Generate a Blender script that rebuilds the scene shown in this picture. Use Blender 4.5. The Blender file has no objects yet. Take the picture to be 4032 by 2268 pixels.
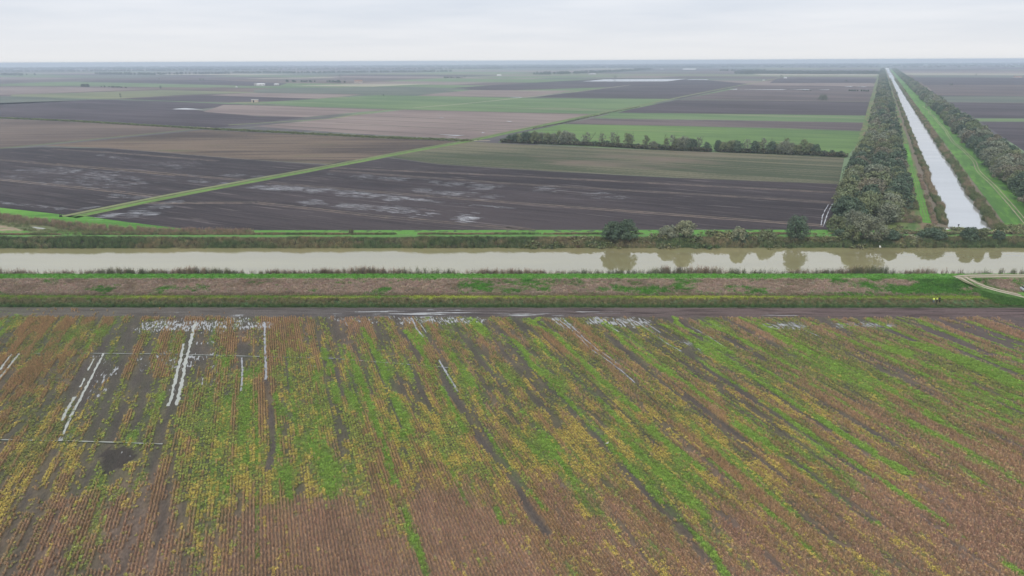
import bpy, bmesh, math, random
import numpy as np
from mathutils import Matrix, Vector

sc = bpy.context.scene
C = sc.collection
rnd = random.Random(7)
R = np.random.default_rng(11)

# ------------------------------------------------------------------ camera
F, H = 2800.0, 65.0                       # focal length in photo pixels, flying height in metres
HORIZON_Y, ROLL, YAW = 239.5, 0.24, -0.82
_p = math.atan((1134 - HORIZON_Y) / F); _y = math.radians(YAW); _r = math.radians(ROLL)
_fh = np.array([math.sin(_y), math.cos(_y), 0.0]); _rt = np.array([math.cos(_y), -math.sin(_y), 0.0])
CD = _fh * math.cos(_p) + np.array([0, 0, -math.sin(_p)])
_u = _fh * math.sin(_p) + np.array([0, 0, math.cos(_p)])
CR = _rt * math.cos(_r) - _u * math.sin(_r)
CU = _u * math.cos(_r) + _rt * math.sin(_r)
cam = bpy.data.cameras.new('camera'); cam.sensor_width = 36.0; cam.lens = 36.0 * F / 4032
cam.clip_start = 1.0; cam.clip_end = 40000
cob = bpy.data.objects.new('camera', cam); C.objects.link(cob)
M = Matrix.Identity(4)
for i in range(3):
    M[i][0] = CR[i]; M[i][1] = CU[i]; M[i][2] = -CD[i]
M[2][3] = H
cob.matrix_world = M
sc.camera = cob

def G(x, y, z=0.0):
    """ground point (metres) under a point of the photograph (4032 wide)"""
    v = CD + CR * (x - 2016) / F + CU * (1134 - y) / F
    t = (z - H) / v[2]
    return (v[0] * t, v[1] * t)
def P(px, z=0.0, k=1.0):
    return np.array([G(a * k, b * k, z) for a, b in px])
def depth(X, Y, z=0.0):
    return X * CD[0] + Y * CD[1] + (z - H) * CD[2]
def to_px(X, Y, z=0.0):
    zc = X * CD[0] + Y * CD[1] + (z - H) * CD[2]
    xx = X * CR[0] + Y * CR[1] + (z - H) * CR[2]
    yy = X * CU[0] + Y * CU[1] + (z - H) * CU[2]
    return 2016 + F * xx / zc, 1134 - F * yy / zc
K2 = 4032 / 2576.0

# ------------------------------------------------------------------ sky, sun, exposure
SUN_EL, SUN_AZ = 48.0, 200.0
w = bpy.data.worlds.new('World'); sc.world = w; w.use_nodes = True
nt = w.node_tree; nt.nodes.clear()
def N(nt, t, **kw):
    n = nt.nodes.new(t)
    for k, v in kw.items():
        if isinstance(k, str) and hasattr(n, k): setattr(n, k, v)
    return n
wo = N(nt, 'ShaderNodeOutputWorld')
sky = N(nt, 'ShaderNodeTexSky', sky_type='NISHITA'); sky.sun_disc = False
sky.sun_elevation = math.radians(SUN_EL); sky.sun_rotation = math.radians(SUN_AZ)
sky.air_density = 1.0; sky.dust_density = 3.0
b1 = N(nt, 'ShaderNodeBackground'); b1.inputs['Strength'].default_value = 0.07
nt.links.new(sky.outputs[0], b1.inputs['Color'])
# stratus deck: noise on the cloud plane above the viewer
tc = N(nt, 'ShaderNodeTexCoord'); sep = N(nt, 'ShaderNodeSeparateXYZ'); nt.links.new(tc.outputs['Generated'], sep.inputs[0])
def wm(op, a, b=None, c=None):
    n = nt.nodes.new('ShaderNodeMath'); n.operation = op
    for i, v in enumerate((a, b, c)):
        if v is None: continue
        if isinstance(v, (int, float)): n.inputs[i].default_value = v
        else: nt.links.new(v, n.inputs[i])
    return n.outputs[0]
zz = wm('MAXIMUM', sep.outputs[2], 0.0)
zd = wm('ADD', zz, 0.06)
cx = wm('DIVIDE', sep.outputs[0], zd); cy = wm('DIVIDE', sep.outputs[1], zd)
cmb = N(nt, 'ShaderNodeCombineXYZ'); nt.links.new(cx, cmb.inputs[0]); nt.links.new(cy, cmb.inputs[1])
n1 = N(nt, 'ShaderNodeTexNoise'); n1.inputs['Scale'].default_value = 0.38; n1.inputs['Detail'].default_value = 5; n1.inputs['Roughness'].default_value = .5
nt.links.new(cmb.outputs[0], n1.inputs['Vector'])
rp = N(nt, 'ShaderNodeValToRGB')
rp.color_ramp.elements[0].position = .36; rp.color_ramp.elements[0].color = (.66, .715, .80, 1)
rp.color_ramp.elements[1].position = .66; rp.color_ramp.elements[1].color = (.80, .83, .885, 1)
nt.links.new(n1.outputs['Fac'], rp.inputs[0])
# a plain pale veil towards the horizon
hz = wm('POWER', wm('SUBTRACT', 1.0, wm('MINIMUM', wm('MULTIPLY', zz, 13.0), 1.0)), 1.3)
mxh = N(nt, 'ShaderNodeMix', data_type='RGBA'); nt.links.new(hz, mxh.inputs['Factor'])
nt.links.new(rp.outputs[0], mxh.inputs['A']); mxh.inputs['B'].default_value = (.815, .82, .83, 1)
b2 = N(nt, 'ShaderNodeBackground'); b2.inputs['Strength'].default_value = 1.09
nt.links.new(mxh.outputs['Result'], b2.inputs['Color'])
ms = N(nt, 'ShaderNodeMixShader'); ms.inputs[0].default_value = 0.94
nt.links.new(b1.outputs[0], ms.inputs[1]); nt.links.new(b2.outputs[0], ms.inputs[2])
nt.links.new(ms.outputs[0], wo.inputs['Surface'])

sun = bpy.data.lights.new('sun', 'SUN'); sun.energy = 1.7; sun.angle = math.radians(25); sun.color = (1, .965, .92)
so = bpy.data.objects.new('sun', sun); C.objects.link(so)
_e, _a = math.radians(SUN_EL), math.radians(SUN_AZ)
so.rotation_euler = Vector((math.cos(_e) * math.sin(_a), math.cos(_e) * math.cos(_a), math.sin(_e))).to_track_quat('Z', 'Y').to_euler()
so.location = (0, -50, 200)

sc.view_settings.view_transform = 'Standard'; sc.view_settings.look = 'None'
sc.view_settings.exposure = 0.0; sc.view_settings.gamma = 1.0; sc.view_settings.use_curve_mapping = False
cy_ = sc.cycles
cy_.use_denoising = True
cy_.max_bounces = 4; cy_.diffuse_bounces = 2; cy_.glossy_bounces = 2; cy_.volume_bounces = 2; cy_.transmission_bounces = 2
cy_.transparent_max_bounces = 4; cy_.caustics_reflective = False; cy_.caustics_refractive = False
cy_.sample_clamp_indirect = 4.0

# ------------------------------------------------------------------ helpers: naming, meshes, noise
def tag(o, label=None, cat=None, group=None, kind=None):
    if label: o['label'] = label
    if cat: o['category'] = cat
    if group: o['group'] = group
    if kind: o['kind'] = kind
    return o
def mesh(name, V, Fc, mat=None, smooth=False):
    me = bpy.data.meshes.new(name)
    me.from_pydata([tuple(map(float, v)) for v in V] if not isinstance(V, np.ndarray) else V.tolist(), [], Fc if not isinstance(Fc, np.ndarray) else Fc.tolist())
    if mat: me.materials.append(mat)
    if smooth: me.polygons.foreach_set('use_smooth', [True] * len(me.polygons))
    me.update(); return me
def fast_mesh(name, V, Q, mat=None, smooth=False):
    """V (n,3), Q (m,k) arrays"""
    me = bpy.data.meshes.new(name); V = np.asarray(V, np.float32); Q = np.asarray(Q, np.int32)
    me.vertices.add(len(V)); me.vertices.foreach_set('co', V.ravel())
    m, k = Q.shape
    me.loops.add(m * k); me.loops.foreach_set('vertex_index', Q.ravel())
    me.polygons.add(m); me.polygons.foreach_set('loop_start', np.arange(0, m * k, k, dtype=np.int32))
    if smooth: me.polygons.foreach_set('use_smooth', np.ones(m, bool))
    if mat: me.materials.append(mat)
    me.update(calc_edges=True); return me
def obj(name, me, parent=None, loc=None, rz=None):
    o = bpy.data.objects.new(name, me); C.objects.link(o)
    if parent: o.parent = parent
    if loc is not None: o.location = loc
    if rz is not None: o.rotation_euler[2] = rz
    return o
def empty(name, loc, rz=0.0):
    o = bpy.data.objects.new(name, None); C.objects.link(o); o.location = loc; o.rotation_euler[2] = rz
    o.empty_display_size = .5; return o
def set_col(me, name, col):
    a = me.attributes.new(name, 'FLOAT_COLOR', 'POINT')
    c = np.ones((len(me.vertices), 4), np.float32); c[:, :3] = col
    a.data.foreach_set('color', c.ravel())
def set_f(me, name, v):
    a = me.attributes.new(name, 'FLOAT', 'POINT'); a.data.foreach_set('value', np.asarray(v, np.float32))

_tab = np.random.default_rng(5).random((256, 256))
def vnoise(x, y, s=0):
    x = np.asarray(x, float) + s * 17.37; y = np.asarray(y, float) + s * 9.71
    xi = np.floor(x).astype(int); yi = np.floor(y).astype(int); fx = x - xi; fy = y - yi
    fx = fx * fx * (3 - 2 * fx); fy = fy * fy * (3 - 2 * fy)
    g = lambda a, b: _tab[a & 255, b & 255]
    return (g(xi, yi) * (1 - fx) + g(xi + 1, yi) * fx) * (1 - fy) + (g(xi, yi + 1) * (1 - fx) + g(xi + 1, yi + 1) * fx) * fy
def fbm(x, y, o=3, s=0):
    r = 0; a = 1; t = 0
    for i in range(o):
        r = r + a * vnoise(np.asarray(x) * 2 ** i, np.asarray(y) * 2 ** i, s + i * 3); t += a; a *= .5
    return r / t
def sstep(a, b, x):
    t = np.clip((x - a) / (b - a), 0, 1); return t * t * (3 - 2 * t)
def seg_dist(X, Y, pts):
    """distance to a polyline"""
    best = np.full(X.shape, 1e9)
    for (x0, y0), (x1, y1) in zip(pts[:-1], pts[1:]):
        dx, dy = x1 - x0, y1 - y0; L2 = dx * dx + dy * dy + 1e-9
        t = np.clip(((X - x0) * dx + (Y - y0) * dy) / L2, 0, 1)
        best = np.minimum(best, np.hypot(X - x0 - t * dx, Y - y0 - t * dy))
    return best
def in_poly(X, Y, pts):
    ins = np.zeros(X.shape, bool); n = len(pts)
    for i in range(n):
        x0, y0 = pts[i]; x1, y1 = pts[(i + 1) % n]
        c = ((y0 > Y) != (y1 > Y)) & (X < (x1 - x0) * (Y - y0) / (y1 - y0 + 1e-12) + x0)
        ins ^= c
    return ins
def srgb(r, g, b):
    f = lambda c: (c / 12.92 if c <= .04045 else ((c + .055) / 1.055) ** 2.4)
    return (f(r / 255), f(g / 255), f(b / 255))

# ------------------------------------------------------------------ helpers: materials
class NB:
    def __init__(s, name):
        s.m = bpy.data.materials.new(name); s.m.use_nodes = True; s.t = s.m.node_tree; s.t.nodes.clear()
        s.out = s.t.nodes.new('ShaderNodeOutputMaterial'); s.b = s.t.nodes.new('ShaderNodeBsdfPrincipled')
        s.t.links.new(s.b.outputs[0], s.out.inputs['Surface'])
    def put(s, v, sock):
        if v is None: return
        if isinstance(v, bpy.types.NodeSocket): s.t.links.new(v, sock)
        elif isinstance(v, tuple) and len(v) == 3 and len(sock.default_value) == 4: sock.default_value = (*v, 1)
        else: sock.default_value = v
    def math(s, op, a, b=None, c=None, clamp=False):
        n = s.t.nodes.new('ShaderNodeMath'); n.operation = op; n.use_clamp = clamp
        for i, v in enumerate((a, b, c)): s.put(v, n.inputs[i])
        return n.outputs[0]
    def mix(s, f, a, b, mode='MIX'):
        n = s.t.nodes.new('ShaderNodeMix'); n.data_type = 'RGBA'; n.blend_type = mode
        s.put(f, n.inputs['Factor']); s.put(a, n.inputs['A']); s.put(b, n.inputs['B']); return n.outputs['Result']
    def pos(s, az=0.0, sx=1.0, sy=1.0, off=0.0):
        """position turned so that y runs along azimuth az; x divided by sx, y by sy"""
        g = s.t.nodes.new('ShaderNodeNewGeometry'); r = s.t.nodes.new('ShaderNodeVectorRotate'); r.rotation_type = 'Z_AXIS'
        r.inputs['Angle'].default_value = math.radians(az)
        s.t.links.new(g.outputs['Position'], r.inputs['Vector'])
        m = s.t.nodes.new('ShaderNodeMapping'); m.inputs['Scale'].default_value = (1 / sx, 1 / sy, 1); m.inputs['Location'].default_value = (off, off * .7, 0)
        s.t.links.new(r.outputs[0], m.inputs[0]); return m.outputs[0]
    def noise(s, vec, scale=1.0, detail=2.0, rough=.5):
        n = s.t.nodes.new('ShaderNodeTexNoise'); n.inputs['Scale'].default_value = scale; n.inputs['Detail'].default_value = detail
        n.inputs['Roughness'].default_value = rough; s.t.links.new(vec, n.inputs['Vector']); return n.outputs['Fac']
    def step(s, x, a, b):
        n = s.t.nodes.new('ShaderNodeMapRange'); n.interpolation_type = 'SMOOTHSTEP'
        s.put(x, n.inputs[0]); n.inputs[1].default_value = a; n.inputs[2].default_value = b; return n.outputs[0]
    def attr(s, name, kind='GEOMETRY'):
        n = s.t.nodes.new('ShaderNodeAttribute'); n.attribute_name = name; n.attribute_type = kind; return n
    def bump(s, h, strength=.5, dist=.1):
        n = s.t.nodes.new('ShaderNodeBump'); n.inputs['Strength'].default_value = strength; n.inputs['Distance'].default_value = dist
        s.t.links.new(h, n.inputs['Height']); s.t.links.new(n.outputs[0], s.b.inputs['Normal'])
    def done(s, base=None, rough=.9, ior=None, spec=None):
        s.put(base, s.b.inputs['Base Color']); s.put(rough, s.b.inputs['Roughness'])
        if ior: s.b.inputs['IOR'].default_value = ior
        if spec is not None: s.put(spec, s.b.inputs['Specular IOR Level'])
        return s.m

def plain(name, col, rough=.8, spec=.3):
    n = NB(name)
    v = n.noise(n.pos(0, 1, 1), 3.0, 3)
    c = n.mix(n.step(v, .3, .7), tuple(x * .85 for x in col), tuple(min(1, x * 1.12) for x in col))
    return n.done(c, rough, spec=spec)

_off = [0.0]
def field_mat(name, c1, c2, az, short=2.5, long_=120., amt=1.0, c3=None, c3th=(.55, .7), c3s=(30., 120.), rough=.75, spec=.25, big=(90., 220.)):
    """ploughed, stubble or sown land: broad patches, working marks along azimuth az, fine grain"""
    n = NB(name); _off[0] += 13.7; o = _off[0]
    a = n.noise(n.pos(az, big[0], big[1], o), 1, 3)
    b = n.noise(n.pos(az, short, long_, o + 3), 1, 3, .6)
    c = n.noise(n.pos(az, short * 5, long_ * 2.2, o + 5), 1, 2)
    d = n.noise(n.pos(az, .8, 2.2, o + 7), 1, 3, .65)
    s = n.math('ADD', n.math('MULTIPLY', a, .30), n.math('MULTIPLY', b, .34))
    s = n.math('ADD', s, n.math('MULTIPLY', c, .18)); s = n.math('ADD', s, n.math('MULTIPLY', d, .18))
    f = n.step(s, .5 - .068 / amt, .5 + .068 / amt)
    col = n.mix(f, c1, c2)
    if c3:
        e = n.noise(n.pos(az, c3s[0], c3s[1], o + 11), 1, 4, .6)
        col = n.mix(n.step(e, *c3th), col, c3)
    n.bump(n.math('ADD', b, d), .5, .15)
    return n.done(col, rough, spec=spec)

# ------------------------------------------------------------------ helpers: scattering of stuff
def inst_mat(name, rough=.85, spec=.15, trans=0.0):
    n = NB(name)
    ci = n.attr('col', 'INSTANCER').outputs['Color']; ct = n.attr('tint').outputs['Color']
    c = n.mix(1.0, ci, ct, 'MULTIPLY')
    return n.done(c, rough, spec=spec)
def card_mesh(name, quads, tints, mat):
    """quads (n,4,3), tints (n,3)"""
    quads = np.asarray(quads, np.float32); n = len(quads)
    me = fast_mesh(name, quads.reshape(-1, 3), np.arange(n * 4).reshape(-1, 4), mat)
    set_col(me, 'tint', np.repeat(np.asarray(tints, np.float32).reshape(n, 3), 4, 0)); return me
def blade(x, y, z, ang, h, wd, lean, lz=1.0):
    c, s = math.cos(ang), math.sin(ang)
    dx, dy = -s * wd / 2, c * wd / 2
    tx, ty = c * lean, s * lean
    return [(x - dx, y - dy, z), (x + dx, y + dy, z), (x + dx * .35 + tx, y + dy * .35 + ty, z + h), (x - dx * .35 + tx, y - dy * .35 + ty, z + h)]
def leafq(c, nrm, size, rr):
    n = np.asarray(nrm, float); n /= np.linalg.norm(n) + 1e-9
    a = np.cross(n, rr); a /= np.linalg.norm(a) + 1e-9; b = np.cross(n, a); a *= size * .5; b *= size * .5 * .75
    return [c - a - b, c + a - b, c + a + b, c - a + b]
MI = inst_mat('vegetation')
pr = np.random.default_rng(3)
def proto_dry(k):
    q, t = [], []
    for i in range(11):
        a = pr.random() * 6.28; r = pr.random() * .10
        q.append(blade(r * math.cos(a), pr.uniform(-.17, .17), 0, a, pr.uniform(.30, .55), .05, pr.uniform(.03, .14))); g = pr.uniform(.75, 1.15); t.append((g, g, g))
    for i in range(9):
        c = np.array([pr.uniform(-.13, .13), pr.uniform(-.2, .2), pr.uniform(.15, .5)])
        q.append(leafq(c, pr.normal(size=3) + (0, 0, .8), pr.uniform(.07, .13), pr.normal(size=3))); g = pr.uniform(.7, 1.25); t.append((g, g * .97, g * .9))
    return card_mesh('dry_plant', q, t, MI)
def proto_leafy(k):
    q, t = [], []
    for i in range(30):
        a = pr.random() * 6.28; r = .26 * math.sqrt(pr.random())
        c = np.array([r * math.cos(a), r * math.sin(a), pr.uniform(.08, .42) * (1 - r)])
        q.append(leafq(c, pr.normal(size=3) * .6 + (0, 0, 1), pr.uniform(.08, .15), pr.normal(size=3))); g = pr.uniform(.6, 1.3); t.append((g, g, g * pr.uniform(.6, 1.1)))
    return card_mesh('leafy_plant', q, t, MI)
def proto_tuft(k, n=16, h=.26, rad=.28, wd=.07):
    q, t = [], []
    for i in range(n):
        a = pr.random() * 6.28; r = rad * math.sqrt(pr.random()); b = a + pr.uniform(-1.5, 1.5)
        q.append(blade(r * math.cos(a), r * math.sin(a), 0, b, pr.uniform(.5, 1.1) * h, wd, pr.uniform(.1, .7) * h)); g = pr.uniform(.65, 1.25); t.append((g, g, g))
    return card_mesh('tuft', q, t, MI)
def proto_reed(k):
    q, t = [], []
    for i in range(26):
        a = pr.random() * 6.28; r = .62 * math.sqrt(pr.random()); x, y = r * math.cos(a), r * math.sin(a); h = pr.uniform(.62, 1.0) * (1.0 if i % 6 else 1.18)
        b = pr.random() * 6.28; ln = pr.uniform(.02, .16)
        q.append(blade(x, y, 0, b, h, .035, ln)); g = pr.uniform(.6, 1.1); t.append((g, g, g * .95))
        for j in range(2):
            z = pr.uniform(.15, .85) * h; bb = pr.random() * 6.28; q.append(blade(x, y, z, bb, pr.uniform(.05, .2), .05, pr.uniform(.08, .2))); g = pr.uniform(.55, 1.15); t.append((g * .95, g, g * .85))
        if i % 2 == 0:
            q.append(blade(x + math.cos(b) * ln, y + math.sin(b) * ln, h * .93, b, .14, .07, .05)); g = pr.uniform(.9, 1.3); t.append((g * 1.15, g * .95, g * .9))
    return card_mesh('reed_clump', q, t, MI)
def proto_coll(name, meshes):
    c = bpy.data.collections.new(name)
    for i, me in enumerate(meshes):
        c.objects.link(bpy.data.objects.new('%s_%02d' % (name, i), me))
    return c
PC = {'dry': proto_coll('proto_dry', [proto_dry(i) for i in range(5)]),
      'leafy': proto_coll('proto_leafy', [proto_leafy(i) for i in range(5)]),
      'tuft': proto_coll('proto_tuft', [proto_tuft(i) for i in range(4)]),
      'mat': proto_coll('proto_mat', [proto_tuft(i, 22, .14, .34, .09) for i in range(4)]),
      'reed': proto_coll('proto_reed', [proto_reed(i) for i in range(5)])}
_gn = {}
def gn_group(key):
    if key in _gn: return _gn[key]
    g = bpy.data.node_groups.new('scatter_' + key, 'GeometryNodeTree')
    g.interface.new_socket('Geometry', in_out='INPUT', socket_type='NodeSocketGeometry')
    g.interface.new_socket('Geometry', in_out='OUTPUT', socket_type='NodeSocketGeometry')
    i = g.nodes.new('NodeGroupInput'); o = g.nodes.new('NodeGroupOutput')
    ci = g.nodes.new('GeometryNodeCollectionInfo'); ci.inputs['Collection'].default_value = PC[key]
    ci.inputs['Separate Children'].default_value = True; ci.inputs['Reset Children'].default_value = True
    ip = g.nodes.new('GeometryNodeInstanceOnPoints'); ip.inputs['Pick Instance'].default_value = True
    def na(name, t):
        n = g.nodes.new('GeometryNodeInputNamedAttribute'); n.data_type = t; n.inputs['Name'].default_value = name; return n.outputs['Attribute']
    g.links.new(i.outputs[0], ip.inputs['Points']); g.links.new(ci.outputs[0], ip.inputs['Instance'])
    g.links.new(na('idx', 'INT'), ip.inputs['Instance Index'])
    er = g.nodes.new('FunctionNodeEulerToRotation'); g.links.new(na('rot', 'FLOAT_VECTOR'), er.inputs[0]); g.links.new(er.outputs[0], ip.inputs['Rotation'])
    g.links.new(na('scl', 'FLOAT_VECTOR'), ip.inputs['Scale'])
    g.links.new(ip.outputs[0], o.inputs[0])
    _gn[key] = g; return g
def scatter(name, key, pts, col, scl, rotz=None, kind='stuff', label=None, cat=None, tilt=.0):
    n = len(pts); pts = np.asarray(pts, np.float32)
    me = bpy.data.meshes.new(name); me.vertices.add(n); me.vertices.foreach_set('co', pts.ravel())
    a = me.attributes.new('col', 'FLOAT_COLOR', 'POINT'); c = np.ones((n, 4), np.float32); c[:, :3] = np.clip(col, 0, 1); a.data.foreach_set('color', c.ravel())
    s = np.asarray(scl, np.float32)
    if s.ndim == 1: s = np.repeat(s[:, None], 3, 1)
    a = me.attributes.new('scl', 'FLOAT_VECTOR', 'POINT'); a.data.foreach_set('vector', s.astype(np.float32).ravel())
    r = np.zeros((n, 3), np.float32); r[:, 2] = R.random(n) * 6.283 if rotz is None else rotz
    if tilt: r[:, 0] = R.normal(size=n) * tilt; r[:, 1] = R.normal(size=n) * tilt
    a = me.attributes.new('rot', 'FLOAT_VECTOR', 'POINT'); a.data.foreach_set('vector', r.ravel())
    a = me.attributes.new('idx', 'INT', 'POINT'); a.data.foreach_set('value', R.integers(0, 20, n).astype(np.int32))
    o = obj(name, me); md = o.modifiers.new('scatter', 'NODES'); md.node_group = gn_group(key)
    tag(o, label, cat, None, kind); return o
def mixc(cols, w):
    """cols (k,3), w (n,k) -> (n,3)"""
    w = w / (w.sum(1, keepdims=True) + 1e-9); return w @ np.asarray(cols)
def jit(n, a=.18, hue=.06):
    j = 1 + R.normal(size=(n, 1)) * a; return np.clip(j + R.normal(size=(n, 3)) * hue, .3, 2)

# ------------------------------------------------------------------ the side canal's own frame (s along it, t across, metres)
A2 = math.radians(25.62)
_ox, _oy = G(3740, 905, -.9)
def ST(s, t):
    return (_ox + s * math.sin(A2) + t * math.cos(A2), _oy + s * math.cos(A2) - t * math.sin(A2))
def to_st(X, Y):
    X = X - _ox; Y = Y - _oy; return X * math.sin(A2) + Y * math.cos(A2), X * math.cos(A2) - Y * math.sin(A2)
CW = 15.2                                   # canal width
AZF = 25.55                                 # azimuth of the land parcels
ROW = math.radians(-19.85)                  # azimuth of the near crop rows
def UV(X, Y): return X * math.cos(ROW) - Y * math.sin(ROW), X * math.sin(ROW) + Y * math.cos(ROW)
def XY(U, V): return U * math.cos(ROW) + V * math.sin(ROW), -U * math.sin(ROW) + V * math.cos(ROW)

# ------------------------------------------------------------------ terrain profile across the main canal (runs along world X)
Yat = lambda py, z=0.0: G(2016, py, z)[1]
Y_ROAD0, Y_ROAD1 = Yat(1250), Yat(1213)
Y_FOOT, Y_CR0, Y_CR1 = Yat(1168, .9), Yat(1100, 3.2), Yat(1080, 3.3)
Y_W0, Y_W1 = Y_CR1 + 5.5, Yat(974, -.9)
Y_TOP = Y_W1 + 6.0
Y_FAR = Yat(905)
PROF = [(Y_ROAD1, 0), (Y_ROAD1 + 2.5, -.3), (Y_ROAD1 + 5.2, .75), (Y_FOOT, .9), (Y_CR0, 3.15), (Y_CR0 + .8, 3.3), (Y_CR1, 3.3), (Y_CR1 + 3.5, .6), (Y_W0, -1.0), (Y_W0 + 2, -1.6),
        (Y_W1 - 2, -1.6), (Y_W1, -1.0), (Y_W1 + 2.5, .5), (Y_TOP, 1.75), (Y_TOP + 3.5, 1.7), (Y_TOP + 8, .5), (Y_FAR - 3, .05), (Y_FAR, 0)]
_pY = np.array([p[0] for p in PROF]); _pZ = np.array([p[1] for p in PROF])
def wob(X): return (fbm(X / 17., X * 0 + 3, 4) - .5) * 3.2
def bankz(X, Y):
    k = np.where((Y > Y_CR1 + 2) & (Y < Y_TOP), 1.0, 0.0)
    return np.interp(Y + k * wob(X), _pY, _pZ)

# ------------------------------------------------------------------ materials of the land
def T(*c): return tuple(x for x in c)
m_bank = NB('bank_earth'); _c = m_bank.attr('col').outputs['Color']
_n = m_bank.noise(m_bank.pos(0, .7, .5), 1, 4, .65)
m_bank.bump(_n, .6, .15)
m_bank = m_bank.done(m_bank.mix(m_bank.step(_n, .25, .75), m_bank.mix(1, _c, (.72, .72, .72), 'MULTIPLY'), m_bank.mix(1, _c, (1.2, 1.2, 1.2), 'MULTIPLY')), .9, spec=.2)

def water_mat(name, col, ior=1.6, rough=.03, ripple=.02):
    n = NB(name); h = n.noise(n.pos(0, 3.0, 1.2), 1, 3, .5); n.bump(h, ripple, .03)
    g = n.noise(n.pos(0, 60, 14), 1, 3); c = n.mix(n.step(g, .3, .7), tuple(x * .93 for x in col), tuple(x * 1.06 for x in col))
    return n.done(c, rough, ior=ior)
M_WATER = water_mat('canal_water', (.30, .268, .135), 4.0)
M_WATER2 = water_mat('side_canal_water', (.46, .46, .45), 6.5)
M_POND = water_mat('flood_water', (.27, .26, .25), 1.5, .08)
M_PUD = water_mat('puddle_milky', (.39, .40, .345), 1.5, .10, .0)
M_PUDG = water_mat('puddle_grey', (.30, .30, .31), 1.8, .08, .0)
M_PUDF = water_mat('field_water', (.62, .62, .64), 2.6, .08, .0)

# ------------------------------------------------------------------ ground
RAD = 13600.0
g0 = bpy.data.materials
m_plain = field_mat('distant_land', srgb(108, 110, 96), srgb(84, 78, 80), AZF, 14, 300, 1.2, c3=srgb(112, 132, 96), c3th=(.52, .6), c3s=(240, 500), big=(300, 800))
def plane_poly(name, pts, z, mat, kind='structure', label=None, cat=None):
    pts = [tuple(p) for p in pts]
    bm = bmesh.new(); vs = [bm.verts.new((p[0], p[1], z)) for p in pts]
    f = bm.faces.new(vs); f.normal_update()
    if f.normal.z < 0: f.normal_flip()
    bmesh.ops.triangulate(bm, faces=bm.faces[:])
    me = bpy.data.meshes.new(name); bm.to_mesh(me); bm.free(); me.materials.append(mat)
    o = obj(name, me); tag(o, label, cat, None, kind); return o
S_END = 6200.0
arcL = [(RAD * math.sin(a), RAD * math.cos(a)) for a in np.linspace(math.atan2(*ST(S_END, 0)), -math.pi / 2 + .001, 30)]
arcR = [(RAD * math.sin(a), RAD * math.cos(a)) for a in np.linspace(math.atan2(*ST(S_END, 0)), math.pi / 2 - .001, 20)]
S0 = 8.0     # where the side canal's end lies, s
def s_at_y(t, Y): return (Y - ST(0, t)[1]) / math.cos(A2)
TL, TR = -4.0, CW + 4.0
pL = ST(s_at_y(TL, Y_FAR), TL); pR = ST(s_at_y(TR, Y_FAR), TR)
plane_poly('ground', [(-RAD, Y_FAR), pL, ST(S_END, TL), ST(S_END, CW / 2)] + arcL, -.03, m_plain)
plane_poly('ground', [(RAD, Y_FAR), pR, ST(S_END, TR), ST(S_END, CW / 2)] + arcR, -.03, m_plain)
plane_poly('ground', [(-RAD, -2500), (RAD, -2500), (RAD, Y_ROAD1), (-RAD, Y_ROAD1)], -.06, m_plain)

# canal banks mesh (profile swept along X)
def sweep_banks():
    Xs = np.concatenate([np.linspace(-2600, -330, 30), np.arange(-320, 330, 1.0), np.linspace(340, 2600, 30)])
    Ys = np.unique(np.concatenate([np.arange(Y_ROAD1, Y_FAR + .01, .8), _pY, [Y_FAR]]))
    gx, gy = np.meshgrid(Xs, Ys, indexing='ij')
    z = bankz(gx, gy)
    rough = (fbm(gx / 1.3, gy / 1.1, 3, 2) - .5) * .35 * ((gy > Y_ROAD1 + .5) & (gy < Y_FAR - 1))
    z = z + rough
    V = np.stack([gx, gy, z], -1).reshape(-1, 3)
    nx, ny = gx.shape; idx = np.arange(nx * ny).reshape(nx, ny)
    Q = np.stack([idx[:-1, :-1], idx[1:, :-1], idx[1:, 1:], idx[:-1, 1:]], -1).reshape(-1, 4)
    # leave out what the side canal cuts away
    cx = (gx[:-1, :-1] + gx[1:, 1:]).ravel() / 2; cyy = (gy[:-1, :-1] + gy[1:, 1:]).ravel() / 2
    s, t = to_st(cx, cyy)
    keep = ~((t > -.3) & (t < CW + .3) & (s > 2.5) & (cyy > Y_TOP + 4))
    Q = Q[keep]
    X, Y = V[:, 0], V[:, 1]
    c = bank_col(X, Y)
    me = fast_mesh('embankment', V, Q, m_bank, True); set_col(me, 'col', c)
    o = obj('embankment', me); tag(o, kind='structure')
LIMIT_R = G(3000, 1130, 1.5)[0]
def grass_patch(X, Y):
    """share of living green on the embankment face: few patches left, closed right"""
    g = fbm(X / 9., Y / 4., 4, 7)
    base = np.interp(X, [-150, -110, -60, -20, 40, 90, 118, 175], [.50, .40, .34, .42, .52, .66, .80, .60])
    return sstep(.58, .76, g * .56 + fbm(X / 2.2, Y / 1.2, 2, 9) * .2 + base * .44)
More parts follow.
